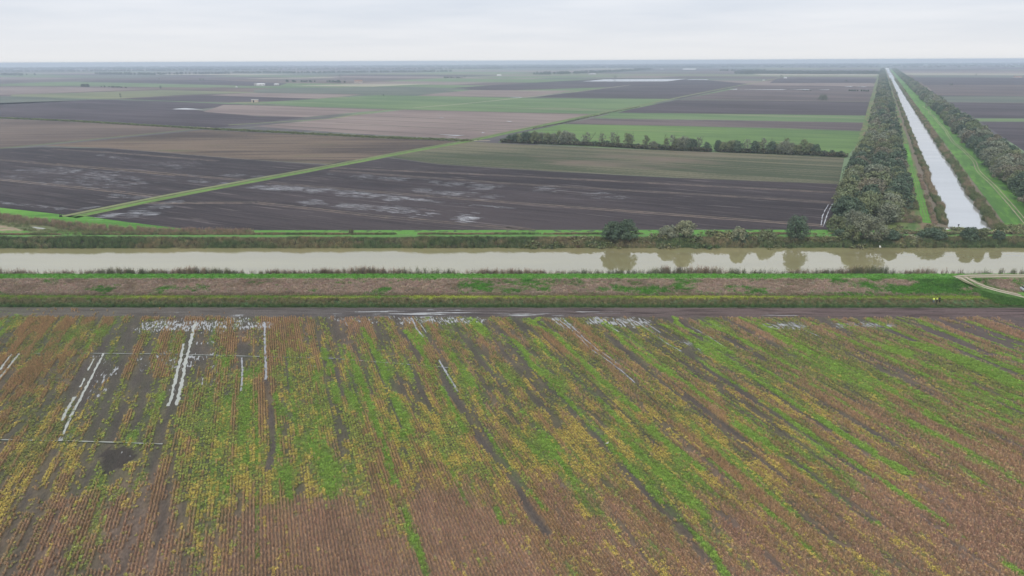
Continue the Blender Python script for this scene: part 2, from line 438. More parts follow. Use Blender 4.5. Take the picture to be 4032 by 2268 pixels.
def bank_col(X, Y):
    n = len(X); c = np.tile(np.array([.10, .095, .06]), (n, 1))
    lime, dgreen, green, straw, brown, dark = map(np.array, [(.30, .40, .07), (.08, .14, .055), (.12, .29, .05), (.36, .27, .205), (.20, .165, .115), (.06, .055, .04)])
    def put(m, col):
        nonlocal c
        m = m[:, None]; c = c * (1 - m) + col * m
    put(((Y > Y_ROAD1 + 1.5) & (Y <= Y_ROAD1 + 6)).astype(float), dgreen)
    put(((Y > Y_ROAD1 + 6) & (Y <= Y_FOOT)).astype(float), lime)
    gp = grass_patch(X, Y); face = ((Y > Y_FOOT) & (Y <= Y_CR0)).astype(float)
    put(face, straw); put(face * gp, green); put(((Y > Y_FOOT) & (Y < Y_FOOT + 1.8)).astype(float) * .7 * (X < 150), brown)
    put(((Y > Y_CR0) & (Y <= Y_CR1 + .6)).astype(float), green)
    for k in (.9, 2.6):                                   # wheel tracks on the crest
        put(np.exp(-((Y - (Y_CR0 + 1.0 + k)) / .28) ** 2) * ((Y > Y_CR0) & (Y < Y_CR1)) * .75, np.array([.045, .085, .025]))
    put(((Y > Y_CR1 + .6) & (Y < Y_TOP)).astype(float), dark)
    put(((Y >= Y_TOP) & (Y < Y_TOP + 3.5)).astype(float), green * .8 + .02)
    put(((Y >= Y_TOP + 3.5) & (Y < Y_TOP + 9)).astype(float), brown)
    put(((Y >= Y_TOP + 9)).astype(float), green)
    return c
sweep_banks()
me = fast_mesh('canal_water', [(-2600, Y_W0 - 3, -.9), (2600, Y_W0 - 3, -.9), (2600, Y_W1 + 3, -.9), (-2600, Y_W1 + 3, -.9)], [(0, 1, 2, 3)], M_WATER)
tag(obj('canal_water', me), kind='structure')

# side canal: water and its two banks
def side_canal():
    ss = np.concatenate([np.arange(0, 700, 2.0), np.arange(700, 5401, 20)])
    w = lambda s, k: (fbm(s / 14., s * 0 + k, 3) - .5) * 3.0 * np.clip(1.2 - s / 4000, .4, 1)
    for side, t0, sg in (('l', 0.0, -1), ('r', CW, 1)):
        rows = []
        for off, z in ((2.5, -1.5), (.0, -1.0), (-1.6, -.45), (-3.6, .03), (-5.4, .045)):
            t = t0 - sg * off + (w(ss, 1 if sg < 0 else 5) if off > -3 else 0)
            x, y = ST(ss, t); rows.append(np.stack([x, y, np.full_like(x, z)], -1))
        V = np.stack(rows, 0); nr, ns = V.shape[:2]; idx = np.arange(nr * ns).reshape(nr, ns)
        Q = np.stack([idx[:-1, :-1], idx[1:, :-1], idx[1:, 1:], idx[:-1, 1:]], -1).reshape(-1, 4)
        me = fast_mesh('bank', V.reshape(-1, 3), Q, m_bank, True); set_col(me, 'col', np.tile([.20, .165, .12], (nr * ns, 1)))
        tag(obj('canal_bank', me), kind='structure')
    a, b, c, d = ST(3.0, -4), ST(3.0, CW + 4), ST(5400, CW + 4), ST(5400, -4)
    tag(obj('canal_water', fast_mesh('canal_water', [(*a, -.9), (*b, -.9), (*c, -.9), (*d, -.9)], [(0, 1, 2, 3)], M_WATER2)), kind='structure')
    # earth plug closing the canal's near end
    p = [ST(-3, -4.6), ST(-3, CW + 4.6), ST(4.2, CW + 4.6), ST(4.8, CW * .5), ST(4.2, -4.6)]
side_canal()

# ------------------------------------------------------------------ the land beyond the canal, parcel by parcel (corners read off the photograph)
FM = {
 'dark': field_mat('ploughed_dark', srgb(46, 39, 41), srgb(72, 63, 64), AZF + 91, 1.6, 50, .9, rough=.8, spec=.16, c3=srgb(104, 94, 92), c3th=(.56, .72), c3s=(3, 40)),
 'dark2': field_mat('ploughed_dark_far', srgb(58, 50, 54), srgb(86, 76, 80), AZF + 90, 9, 260, .9, rough=.8, spec=.15),
 'mid': field_mat('worked_soil', srgb(82, 72, 72), srgb(112, 98, 95), AZF + 90, 8, 260, .9, rough=.8, spec=.15),
 'pink': field_mat('bare_pale_soil', srgb(120, 104, 98), srgb(144, 127, 118), AZF + 90.5, 6, 400, 1.1, rough=.75),
 'stub': field_mat('stubble', srgb(76, 66, 60), srgb(120, 104, 88), AZF + 62, 3.4, 90, 1.35, rough=.85, spec=.12, c3=srgb(98, 100, 70), c3th=(.60, .72)),
 'stub2': field_mat('stubble_across', srgb(92, 80, 74), srgb(124, 109, 98), AZF + 64, 3.0, 90, 1.0, rough=.85, spec=.12),
 'gstub': field_mat('greening_stubble', srgb(72, 80, 58), srgb(120, 114, 92), AZF + 89, 3.2, 260, 1.35, rough=.85, spec=.12, c3=srgb(116, 104, 90), c3th=(.50, .68), c3s=(60, 160)),
 'bgreen': field_mat('young_crop', srgb(74, 104, 48), srgb(104, 132, 64), AZF + 88, 3, 60, .8, c3=srgb(136, 134, 86), c3th=(.60, .72), c3s=(14, 120)),
 'green': field_mat('sown_field', srgb(80, 108, 62), srgb(108, 130, 80), AZF + 88, 6, 200, 1.0, c3=srgb(130, 128, 100), c3th=(.56, .72), c3s=(30, 300)),
 'olive': field_mat('pasture', srgb(100, 108, 74), srgb(128, 130, 92), AZF + 88, 12, 300, .8),
 'ggrey': field_mat('grey_green_land', srgb(80, 90, 76), srgb(104, 108, 92), AZF + 88, 12, 300, .9),
 'tan': field_mat('dry_grass', srgb(150, 144, 122), srgb(172, 164, 140), AZF + 88, 9, 200, .8),
 'trackg': field_mat('track_grass', srgb(92, 112, 54), srgb(122, 142, 74), AZF, 1.2, 14, .9, c3=srgb(78, 84, 50), c3th=(.58, .7), c3s=(1.5, 20)),
 'lime': field_mat('verge_grass', srgb(70, 122, 34), srgb(104, 160, 50), 90, 1.2, 25, 1.0, c3=srgb(70, 110, 42), c3th=(.58, .7), c3s=(3, 14)),
}
def field(kind_, px, z=0.0, k=1.0, name='field'):
    return plane_poly(name, P(px, 0, k), z, FM[kind_])
# generic parcels out to the horizon, laid out along the side canal
pal = ['mid', 'dark2', 'pink', 'olive', 'ggrey', 'ggrey', 'mid', 'stub2', 'dark2', 'green', 'tan', 'ggrey', 'mid']
def far_parcels():
    s = 560.0; rows = [];
    while s < 10500:
        ds = 230 * (1 + s / 3500.) * rnd.uniform(.7, 1.4)
        t = -7800 + rnd.uniform(0, 400)
        while t < 4200:
            dt = rnd.choice([330, 500, 660, 900]) * (1 + s / 9000.)
            t1 = t + dt
            segs = [(t, t1)]
            if t < 62 and t1 > -45: segs = [(t, -45), (62, t1)]
            for a, b in segs:
                if b - a < 40: continue
                q = [ST(s, a), ST(s, b), ST(s + ds - 6, b - 8), ST(s + ds - 6, a)]
                if max(math.hypot(*p) for p in q) > RAD - 50: continue
                cx_, cy2 = np.mean([p[0] for p in q]), np.mean([p[1] for p in q])
                if cy2 < 520: continue
                px, py = to_px(cx_, cy2)
                if px < -900 or px > 4900: continue
                plane_poly('field', q, -.015, FM[rnd.choice(pal)])
            t = t1
        s += ds
far_parcels()
# named parcels
field('dark', [(310, 852), (480, 872), (760, 906), (1600, 915), (3262, 908), (3285, 845), (3306, 725), (2660, 700), (2190, 676), (1720, 647), (1530, 622), (1345, 636)], .006)
field('dark', [(-300, 575), (0, 585), (172, 580), (428, 585), (1000, 630), (1300, 651), (980, 704), (690, 764), (262, 846), (0, 818), (-300, 790)])
field('stub2', [(-300, 455), (0, 468), (300, 480), (775, 506), (200, 566), (0, 585), (-300, 610)])
field('stub', [(172, 574), (800, 512), (1100, 526), (1500, 545), (1820, 556), (1560, 612), (1320, 648), (1000, 629), (428, 583)], name='field')
field('gstub', [(1835, 556), (2000, 567), (2600, 592), (3200, 614), (3325, 620), (3300, 735), (2660, 699), (2190, 675), (1720, 646), (1500, 614)], .002)
field('pink', [(1600, 431), (2100, 444), (2335, 449), (1840, 549), (1400, 526), (1000, 497), (1180, 480)])
field('pink', [(880, 413), (1250, 420), (1540, 430), (1205, 461), (1000, 456), (800, 440)], .012)
field('dark2', [(-200, 412), (100, 402), (385, 393), (640, 398), (960, 412), (760, 432), (1010, 458), (1205, 461), (860, 503), (350, 478), (0, 461), (-200, 455)])
field('green', [(1000, 404), (1257, 389), (1480, 375), (1800, 380), (2100, 386), (2655, 390), (2345, 446), (1980, 438), (1535, 427), (1200, 418)], .012)
field('bgreen', [(2030, 528), (2214, 489), (2700, 497), (3100, 506), (3420, 518), (3330, 622), (3200, 612), (2600, 590), (1960, 560)])
field('mid', [(2225, 487), (2330, 467), (2700, 473), (3200, 479), (3425, 483), (3420, 517), (3100, 505), (2700, 496)])
field('green', [(2335, 465), (2420, 445), (2800, 447), (3440, 456), (3425, 482), (3000, 475)])
field('dark2', [(2475, 432), (2672, 392), (3000, 396), (3432, 400), (3440, 455), (2900, 449), (2430, 444)])
field('mid', [(2690, 389), (2960, 337), (3200, 337), (3458, 341), (3435, 399), (3000, 395)])
field('pink', [(3020, 328), (3460, 329), (3458, 340), (2965, 336)])
field('dark2', [(3060, 308), (3462, 310), (3460, 328), (3030, 327)], -.005)
field('tan', [(2960, 290), (3462, 292), (3461, 298), (3000, 297)])
field('dark2', [(2098, 384), (2385, 345), (2642, 338), (2925, 338), (2682, 389), (2400, 387)])
field('dark2', [(1700, 352), (2100, 325), (2400, 309), (2720, 310), (2950, 330), (2900, 337), (2640, 337), (2385, 344), (2000, 356)], -.004)
field('pink', [(1640, 376), (1856, 355), (2270, 357), (2075, 382), (1800, 379)], .004)
field('ggrey', [(1128, 345), (1642, 341), (1856, 350), (1599, 371), (1471, 373), (1000, 365), (1000, 354)])
field('tan', [(1141, 338), (1385, 331), (1706, 330), (1471, 341)], .008)
field('pink', [(984, 366), (1440, 371), (1257, 388), (1100, 384), (820, 375)])
field('dark2', [(471, 390), (770, 376), (1100, 384), (1257, 389), (1107, 399), (941, 402), (640, 397)], .004)
field('green', [(-100, 338), (171, 324), (300, 323), (556, 328), (967, 339), (813, 345), (642, 343), (317, 339)], .004)
field('dark2', [(385, 316), (813, 313), (1130, 328), (1100, 338), (967, 338), (556, 327), (300, 322)], .004)
field('olive', [(43, 373), (642, 355), (963, 362), (1027, 365), (727, 373), (471, 388), (385, 388), (43, 380)], .004)
field('pink', [(-100, 343), (257, 343), (633, 350), (385, 359), (86, 373), (-100, 374)])
field('ggrey', [(-100, 378), (43, 380), (385, 388), (300, 397), (0, 412), (-100, 415)])
field('tan', [(960, 309), (1300, 304), (1340, 307), (1040, 311)], .01)
field('green', [(1800, 302), (2350, 298), (2500, 302), (2000, 308)], .01)
field('tan', [(3580, 291), (4100, 292.5), (4100, 296), (3590, 296)], .01)
field('ggrey', [(3595, 297), (4100, 296), (4100, 306), (3610, 304)], .01)
field('dark2', [(3610, 305), (4150, 307), (4150, 335), (3640, 335)], .01)
field('mid', [(3645, 336), (4150, 338), (4150, 378), (3690, 376)])
field('ggrey', [(3700, 379), (4150, 380), (4150, 406), (3730, 402)])
field('dark2', [(3735, 404), (4200, 409), (4200, 467), (3830, 464), (3780, 434)])
field('green', [(3840, 466), (4200, 468), (4200, 480), (3850, 478)])
field('dark2', [(3860, 480), (4300, 482), (4500, 640), (4070, 620)])
# flooded ground
def water_patch(px, z=.03, m=None, name='flood_water'):
    return plane_poly(name, P(px), z, m or M_POND)
water_patch([(2295, 320.5), (2340, 316), (2385, 312), (2560, 311), (2702, 311), (2660, 316), (2629, 320.3), (2450, 321)])
water_patch([(2720, 312), (2785, 313), (2790, 315), (2700, 314)])
water_patch([(3761, 257), (3921, 252.5), (4100, 253), (4100, 257)])
water_patch([(676, 430), (700, 427), (730, 425.5), (770, 428.5), (798, 430.5), (740, 431.5)])
for a in ([(2870, 352), (2905, 350), (2900, 353)], [(2895, 351.5), (3100, 352), (3080, 353.8)], [(3110, 351.5), (3195, 351.5), (3180, 353.5)], [(3218, 352), (3268, 352.5), (3260, 354)],
          [(3322, 340), (3358, 339), (3352, 341.5)], [(3368, 341), (3410, 341), (3405, 342.6)], [(2690, 273), (2740, 272.5), (2740, 274)], [(1995, 382), (2060, 382.5), (2050, 384)],
          [(1725, 463), (1752, 464), (1740, 465)], [(1990, 477), (2018, 478), (2005, 479.5)], [(1720, 529), (1830, 533), (1800, 535)], [(1740, 538), (1800, 540), (1790, 541)], [(1895, 521), (1912, 522), (1900, 524)]):
    water_patch(a)

# ribbons: verges, hedges' feet, stubble stripes, tracks, ditches
def ribbon(name, px, width, z, mat, k=1.0, wig=.15, step=None, pts=None, off=0.0, kind='structure', label=None, cat=None):
    p = P(px, 0, k) if pts is None else np.asarray(pts)
    d = np.hypot(*(p[1:] - p[:-1]).T); L = np.concatenate([[0], np.cumsum(d)])
    st = step or max(1.0, width * .6); s = np.arange(0, L[-1] + st, st); s[-1] = L[-1]
    x = np.interp(s, L, p[:, 0]); y = np.interp(s, L, p[:, 1])
    tx = np.gradient(x); ty = np.gradient(y); l = np.hypot(tx, ty) + 1e-9; nx, ny = ty / l, -tx / l
    sd = rnd.random() * 90
    wl = width / 2 * (1 + (fbm(s / (st * 2.5), s * 0 + sd, 3) - .5) * 2 * wig); wr = width / 2 * (1 + (fbm(s / (st * 2.5), s * 0 + sd + 9, 3) - .5) * 2 * wig)
    V = np.concatenate([np.stack([x - nx * (wl - off), y - ny * (wl - off), 0 * x + z], -1), np.stack([x + nx * (wr + off), y + ny * (wr + off), 0 * x + z], -1)])
    n = len(s); i = np.arange(n - 1)
    me = fast_mesh(name, V, np.stack([i, i + n, i + n + 1, i + 1], -1), mat)
    o = obj(name, me); tag(o, label, cat, None, kind); return o
m_strip = field_mat('straw_strip', srgb(84, 74, 68), srgb(118, 103, 90), AZF + 90, 1.0, 8, 1.3, c3=srgb(84, 74, 72), c3th=(.55, .66), c3s=(2, 14))
m_ditch = plain('ditch_earth', srgb(58, 62, 48), .9)
m_dirt = field_mat('dirt_track', srgb(142, 128, 110), srgb(176, 160, 138), AZF, .8, 12, 1.0)
m_chalk = field_mat('gravel_road', srgb(160, 148, 130), srgb(192, 180, 160), 90, .9, 10, 1.0)
for px in ([(1300, 671), (2000, 722), (3100, 786), (3270, 797)], [(1250, 658), (2000, 692), (3100, 748), (3290, 758)], [(1056, 720), (2000, 797), (3100, 878), (3240, 888)],
           [(1000, 797), (1500, 852), (2100, 908)], [(560, 800), (1000, 798)],
           [(-50, 702), (330, 740), (642, 775)], [(214, 645), (600, 678), (967, 711)], [(200, 586), (500, 605), (860, 634)], [(-50, 625), (700, 690)], [(2000, 893), (2090, 906)]):
    ribbon('stubble_strip', px, 1.7, .02, m_strip, off=1.5, wig=.7); ribbon('stubble_strip', px, 1.5, .02, m_strip, off=-1.5, wig=.8)
for px in ([(1320, 481), (2000, 521), (2180, 530)], [(1080, 483), (2000, 510), (2200, 515)], [(1310, 466), (2000, 495), (2210, 505)], [(1480, 456), (2000, 482), (2300, 488)], [(1040, 491), (1500, 518), (1850, 537)],
           [(1000, 423), (1400, 437)], [(900, 430), (1330, 447)]):
    ribbon('ditch', px, 1.8, .02, m_ditch, wig=.4)
M_VO = field_mat('rough_verge', srgb(104, 116, 70), srgb(128, 134, 88), AZF, 1.5, 12, 1.1)
# parcel track to the left (parallel to the side canal)
T1 = [(262, 854), (700, 765), (1000, 710), (1317, 651), (1600, 597), (1850, 553), (2100, 500), (2350, 448)]
ribbon('track', T1, 11, .03, FM['trackg'], wig=.16, off=1.0); ribbon('track', T1, 3.6, .05, M_VO, off=-2.9, wig=.2); ribbon('ditch', T1, .8, .06, m_ditch, off=-.6, wig=.7); ribbon('track', T1, 1.2, .05, FM['lime'], off=2.9, wig=.8)
T1b = [(2350, 448), (2500, 420), (2650, 388), (2800, 358), (3000, 320), (3120, 296)]
ribbon('track', T1b, 7, .03, M_VO, wig=.2); ribbon('ditch', [(2060, 511), (2214, 486), (2350, 452), (2440, 434), (2500, 420)], 1.8, .05, m_ditch, off=-4, wig=.5)
ribbon('track', [(0, 584), (200, 565), (400, 545), (780, 508)], 6, .03, M_VO, wig=.2); ribbon('ditch', [(0, 584), (400, 545), (780, 508)], 1.6, .05, m_ditch, wig=.4)
ribbon('track', [(900, 492), (1100, 480), (1300, 467), (1530, 432), (1600, 430)], 7, .03, M_VO, wig=.3)
ribbon('track', [(1630, 424), (1800, 411), (1960, 395), (2080, 382), (2300, 358), (2480, 335)], 5, .03, FM['tan'], wig=.3)
ribbon('verge', [(-50, 461), (300, 476), (780, 505), (1100, 521), (1500, 541), (1850, 553)], 12, .03, FM['lime'] if 0 else M_VO, wig=.2)
ribbon('track', [(0, 463), (150, 468)], 4, .05, m_dirt); ribbon('track', [(770, 501), (830, 503)], 4, .05, m_dirt); ribbon('track', [(1730, 547), (1850, 554), (1930, 554)], 4, .05, m_dirt)
ribbon('verge', [(200, 385), (471, 391), (640, 397), (930, 408), (1250, 421), (1540, 429), (2100, 443), (2380, 448)], 12, .02, FM['green'], wig=.2)
ribbon('ditch', [(930, 410), (1250, 423), (1540, 431), (2100, 445), (2340, 451)], 4, .04, m_ditch, wig=.3)
ribbon('ditch', [(1475, 374), (1800, 380), (2100, 387), (2640, 389)], 4, .04, m_ditch, wig=.4)
ribbon('ditch', [(43, 373), (385, 361), (633, 352), (1000, 362), (1470, 373)], 4, .03, m_ditch, wig=.4)
ribbon('ditch', [(2230, 487), (2700, 497), (3100, 507), (3420, 519)], 2.2, .03, m_ditch, wig=.5)
ribbon('track', [(2680, 396), (3000, 396), (3435, 400)], 2.5, .03, FM['tan'], wig=.4)
# verges and floodplain along the side canal
m_flood = field_mat('floodplain_grass', srgb(72, 112, 40), srgb(104, 150, 54), AZF, 3, 25, .9, c3=srgb(64, 96, 46), c3th=(.56, .68), c3s=(5, 16))
m_floodb = field_mat('floodplain_rough', srgb(76, 104, 50), srgb(112, 124, 68), AZF, 3, 20, 1.2, c3=srgb(124, 108, 82), c3th=(.50, .62), c3s=(8, 40))
def strip_st(name, t0, t1, s0, s1, z, m):
    ss = np.concatenate([np.arange(s0, min(s1, 600), 6.0), np.arange(min(s1, 600), s1 + 1, 60)]) if s1 > 600 else np.arange(s0, s1 + .1, 6.0)
    a = np.array([ST(s, t0 + (vnoise(s / 15., t0) - .5) * 1.2) for s in ss]); b = np.array([ST(s, t1 + (vnoise(s / 15., t1 + 7) - .5) * 1.2) for s in ss])
    V = np.concatenate([np.c_[a, np.full(len(a), z)], np.c_[b, np.full(len(b), z)]]); n = len(ss); i = np.arange(n - 1)
    tag(obj(name, fast_mesh(name, V, np.stack([i, i + n, i + n + 1, i + 1], -1), m)), kind='structure')
strip_st('verge', -43, -4.2, -14, 5300, .025, m_floodb); strip_st('verge', CW + 4.2, 60, -14, 5300, .025, m_flood)
strip_st('path', -9.4, -6.4, 6, 330, .045, FM['lime'])
tr = np.array([ST(s, 29.5 + (vnoise(s / 60., 3) - .5) * 4) for s in np.arange(10, 900, 8.)])
for o_ in (-.85, .85): ribbon('dirt_track', None, .42, .04, m_dirt, pts=tr, off=o_, wig=.7, step=2.0)
for o_ in (-.6, .6): ribbon('path', None, .4, .05, FM['trackg'], pts=np.array([ST(s, -7.9) for s in np.arange(10, 200, 6.)]), off=o_, wig=.8, step=1.5)
for s_ in (272, 700): ribbon('ditch', None, 2.0, .04, m_ditch, pts=np.array([ST(s_, CW + 6), ST(s_ + 2, 32)]), wig=.3); ribbon('ditch', None, 2.0, .04, m_ditch, pts=np.array([ST(s_, -20), ST(s_ + 2, -5)]), wig=.3)
# bright verge between far canal bank and the ploughed fields, and the rough corner far left
plane_poly('verge', P([(-400, 770), (0, 818), (270, 848), (350, 853), (480, 872), (760, 906), (1000, 918), (640, 912), (400, 898), (170, 872), (0, 850), (-400, 810)]), .03, FM['lime'])
m_marsh = field_mat('marsh', srgb(98, 108, 66), srgb(122, 112, 84), 80, 3, 14, 1.2, c3=srgb(140, 84, 60), c3th=(.63, .70), c3s=(5, 14))
plane_poly('marsh_ground', P([(-400, 812), (0, 852), (170, 874), (400, 899), (640, 912), (900, 919), (300, 921), (-400, 921)]), .02, m_marsh)
m_sand = field_mat('dry_ground', srgb(142, 126, 104), srgb(164, 146, 120), 80, 1.5, 6, 1.2, c3=srgb(110, 128, 70), c3th=(.52, .60), c3s=(6, 9))
plane_poly('dry_ground', P([(-150, 885), (0, 888), (60, 897), (112, 918), (60, 930), (-150, 930)]), .05, m_sand)
water_patch([(122, 894), (140, 893), (165, 897), (182, 900), (178, 903), (150, 901)], .06, M_PUD, 'puddle')

# wet flakes on the ploughed fields: each a small flat sheet of standing water
def flakes(name, lines, mat, L=(2.5, 13.), W=(.14, .42), az=None, z=.035):
    V, Q = [], []; k = 0
    for px, width, dens in lines:
        p = P(px); d = np.hypot(*(p[1:] - p[:-1]).T); cum = np.concatenate([[0], np.cumsum(d)])
        cnt = int(cum[-1] * dens * 1.35)
        s = R.random(cnt) * cum[-1]; keep = fbm(s / 5., s * 0 + k, 3, 4) > .47; s = s[keep]
        x = np.interp(s, cum, p[:, 0]); y = np.interp(s, cum, p[:, 1])
        g = np.round(R.normal(size=len(s)) * width / .9) * .9; th = math.atan2(p[-1][0] - p[0][0], p[-1][1] - p[0][1]) if az is None else az
        for xx, yy, gg in zip(x, y, g):
            a = th + rnd.gauss(0, .03); c, si = math.cos(a), math.sin(a)
            xx += math.cos(th) * gg; yy -= math.sin(th) * gg
            l = rnd.uniform(*L); w_ = rnd.uniform(*W); b = len(V)
            for j in range(8):
                f = j * math.pi / 4; r = rnd.uniform(.5, 1.1); e, h_ = math.cos(f) * w_ / 2 * r, math.sin(f) * l / 2 * r
                V.append((xx + e * c + h_ * si, yy - e * si + h_ * c, z))
            Q.append(tuple(range(b, b + 8)))
        k += 7
    Va = np.array(V); o = obj(name, fast_mesh(name, Va, np.array(Q), mat)); tag(o, kind='structure'); return o
flakes('standing_water', [
    ([(1000, 735), (1300, 752), (1640, 790)], 3.5, 3.2), ([(1300, 748), (1700, 790)], 1.0, 1.0), ([(1300, 685), (1560, 705), (1900, 735), (2020, 742)], 3.5, 1.8), ([(1860, 738), (1990, 735)], 5, 3.8), ([(1550, 745), (1960, 780)], 5, 1.8),
    ([(1690, 760), (1860, 765)], 4, 1.5), ([(1150, 789), (1450, 815), (1620, 833)], 3, 2.6), ([(1620, 842), (1780, 850), (1870, 868)], 4, 3.6), ([(1640, 790), (2060, 822)], 1, .7), ([(2100, 745), (2190, 740)], 5, 1.6),
    ([(410, 850), (520, 838), (620, 845)], 4, 3.2), ([(600, 812), (760, 822)], 4, 1.2), ([(660, 797), (720, 790)], 2, 1.6), ([(2300, 760), (2480, 772)], 4, .7)], M_PUDF)
flakes('standing_water', [
    ([(80, 668), (200, 668), (470, 690)], 7, 1.6), ([(380, 612), (480, 626)], 2, 1), ([(570, 632), (800, 655)], 7, .9), ([(900, 688), (1020, 697)], 2, 2.4), ([(700, 710), (900, 722)], 2.5, 1.4), ([(430, 770), (580, 778)], 2.5, 2),
    ([(190, 817), (250, 823)], 1, 2), ([(300, 824), (395, 812)], 1, 1.5), ([(-40, 795), (190, 817)], 1.2, .6), ([(0, 690), (300, 715), (560, 740)], 10, .8), ([(360, 700), (640, 722)], 10, .8)], M_PUDF)

for px in ([(3262, 806), (3247, 830), (3238, 852), (3233, 888)], [(3277, 803), (3266, 826), (3256, 848), (3242, 892)]):
    ribbon('wheel_rut', px, .34, .04, M_PUDG, wig=1.6, step=1.2)
# ------------------------------------------------------------------ near field: paint of crops, weeds and bare earth
#  x, y (2576-wide reading of the photo), rust, orange, yellow, olive, grass, bare
CP = np.array([
(0,820,0,.3,.1,.6,.1,.1),(200,840,0,.1,.1,.8,.1,.1),(350,830,0,0,.1,.7,0,.3),(100,900,0,.3,.1,.4,0,.4),(0,960,0,.5,.1,.1,0,.5),(200,960,0,.4,0,.3,0,.5),(350,950,0,.3,0,.2,0,.6),
(420,980,0,.1,0,.4,0,.6),(520,880,0,.1,0,.4,0,.6),(560,900,0,.1,0,.3,.3,.4),(600,860,0,.8,0,.1,0,.1),(610,960,0,.6,.2,.2,0,.1),(100,1050,0,.5,.1,.4,0,.2),(250,1060,0,.3,0,.5,0,.3),
(350,1050,0,.4,.1,.5,0,.2),(480,1060,0,.1,.1,.6,.1,.3),(100,1150,.2,.3,.4,.3,0,.1),(50,1250,.4,.2,.4,.1,0,.2),(200,1180,.2,.3,.4,.2,0,.1),(300,1165,0,0,.0,.2,.0,1.),(285,1210,0,0,.1,.5,.4,.3),(400,1150,0,.1,.5,.3,0,.2),
(370,1230,.5,.3,.3,0,0,.1),(450,1280,.5,0,.2,.2,0,.3),(150,1350,.9,.1,.1,0,0,.1),(300,1400,.9,0,.05,.1,0,.3),(50,1430,.8,0,.1,0,0,.3),(500,1420,.8,0,.1,.1,0,.2),(520,1150,0,.1,.3,.4,.3,.1),
(540,1000,0,.1,.1,.6,.2,.2),(560,1200,0,.1,.5,.3,.3,0),(620,1120,0,.4,.5,.1,0,0),(650,1200,.2,.2,.5,.2,.2,0),(620,1350,.9,.1,.1,0,0,0),(700,860,.1,.3,.1,.5,0,.2),(750,950,0,.1,.2,.6,.2,.2),
(700,1100,0,.1,.3,.5,.1,.2),(800,870,.1,.3,.1,.4,0,.2),(820,1050,0,.0,.2,.6,.3,.1),(880,980,0,.2,.2,.3,.2,.2),(830,1180,0,0,.2,.4,.3,.2),(730,1200,.2,.1,.6,.2,.1,0),(760,1320,1,0,.1,0,0,0),
(880,1240,.5,.1,.2,.2,0,.1),(1000,1080,0,.1,.6,.2,.2,0),(1050,950,0,.1,.1,.5,.3,.1),(1100,1050,0,0,.3,.4,.2,.1),(1000,1180,.1,.3,.5,.1,0,.1),(1000,850,.1,.2,.1,.4,.2,.2),(1120,880,.1,.1,.1,.4,.2,.3),
(1080,1350,1,0,0,.05,0,0),(900,1420,1,0,0,0,0,.05),(1200,1300,.9,.1,.1,.05,0,.05),(1150,1150,0,0,.7,.3,.1,0),(1220,1000,.2,0,.1,.2,.1,.6),(1200,860,.2,.1,.1,.4,.1,.3),(1300,900,.2,.1,.1,.5,.1,.3),
(1350,1000,.1,.1,.2,.4,.1,.3),(1350,1150,0,0,.7,.2,.1,.1),(1450,1200,.1,.1,.7,.1,.1,.1),(1400,1300,.8,.2,.2,0,0,.1),(1300,1420,1,0,0,0,0,.05),(1450,850,.2,.3,.1,.4,0,.2),(1500,950,.2,.1,.1,.5,0,.2),
(1550,1050,.1,.1,.3,.4,.1,.2),(1600,1150,0,0,.6,.2,.2,.1),(1650,1250,.3,.2,.5,.1,.1,.1),(1600,1350,.9,.1,.1,0,0,.1),(1650,1000,.2,.1,.2,.5,0,.2),(1700,880,.3,0,.1,.4,.1,.3),(1800,1000,.2,.1,.2,.4,0,.2),
(1850,1100,.1,.2,.4,.2,.1,.2),(1800,1220,.1,.2,.6,.1,.2,.1),(1900,1350,.9,.1,.1,0,0,.1),(2000,1200,.2,.3,.4,.1,.1,.1),(1950,900,.2,0,0,.5,.3,.2),(2100,870,.3,0,0,.5,.2,.2),(2150,950,.1,0,.1,.5,.4,.1),
(2100,1080,.2,.2,.3,.3,.1,.2),(2250,1150,.5,.2,.2,.2,.1,.1),(2200,1300,1,0,.1,0,0,.1),(2400,1300,1,0,0,0,0,.1),(2450,1150,.8,.1,0,.1,.1,.1),(2400,1050,.5,.1,0,.3,.2,.2),(2300,900,.2,0,0,.4,.4,.2),
(2450,960,.1,0,.1,.3,.7,.1),(2300,820,.5,0,0,.4,.1,.3),(2500,820,.4,0,0,.2,.1,.55),(2500,880,.4,0,0,.4,.1,.3),(2100,820,.4,0,0,.4,.1,.3),(1800,820,.3,0,0,.4,.1,.4),(1500,800,.1,0,.1,.4,.1,.5),
(1200,810,.1,.1,.1,.3,.1,.5),(900,810,.3,.2,0,.3,0,.2),(700,815,.3,.4,0,.3,0,.1),(300,797,0,.8,0,.2,0,0),(100,805,0,.8,.1,.2,0,0),(500,795,0,.7,0,.1,0,.2),(0,785,0,.0,.1,.5,.3,.4),(300,783,0,0,0,.4,.1,.6),
(600,778,0,.1,0,.1,0,.9),(900,780,0,0,0,.2,0,.9),(1300,782,0,0,0,.1,.1,.9),(1700,783,.2,0,0,.1,.0,.9),(2100,785,.3,0,0,.1,.0,.9),(2500,785,.3,0,0,.0,.0,.9)])
CPW = np.array([G(a * K2, b * K2) for a, b in CP[:, :2]])
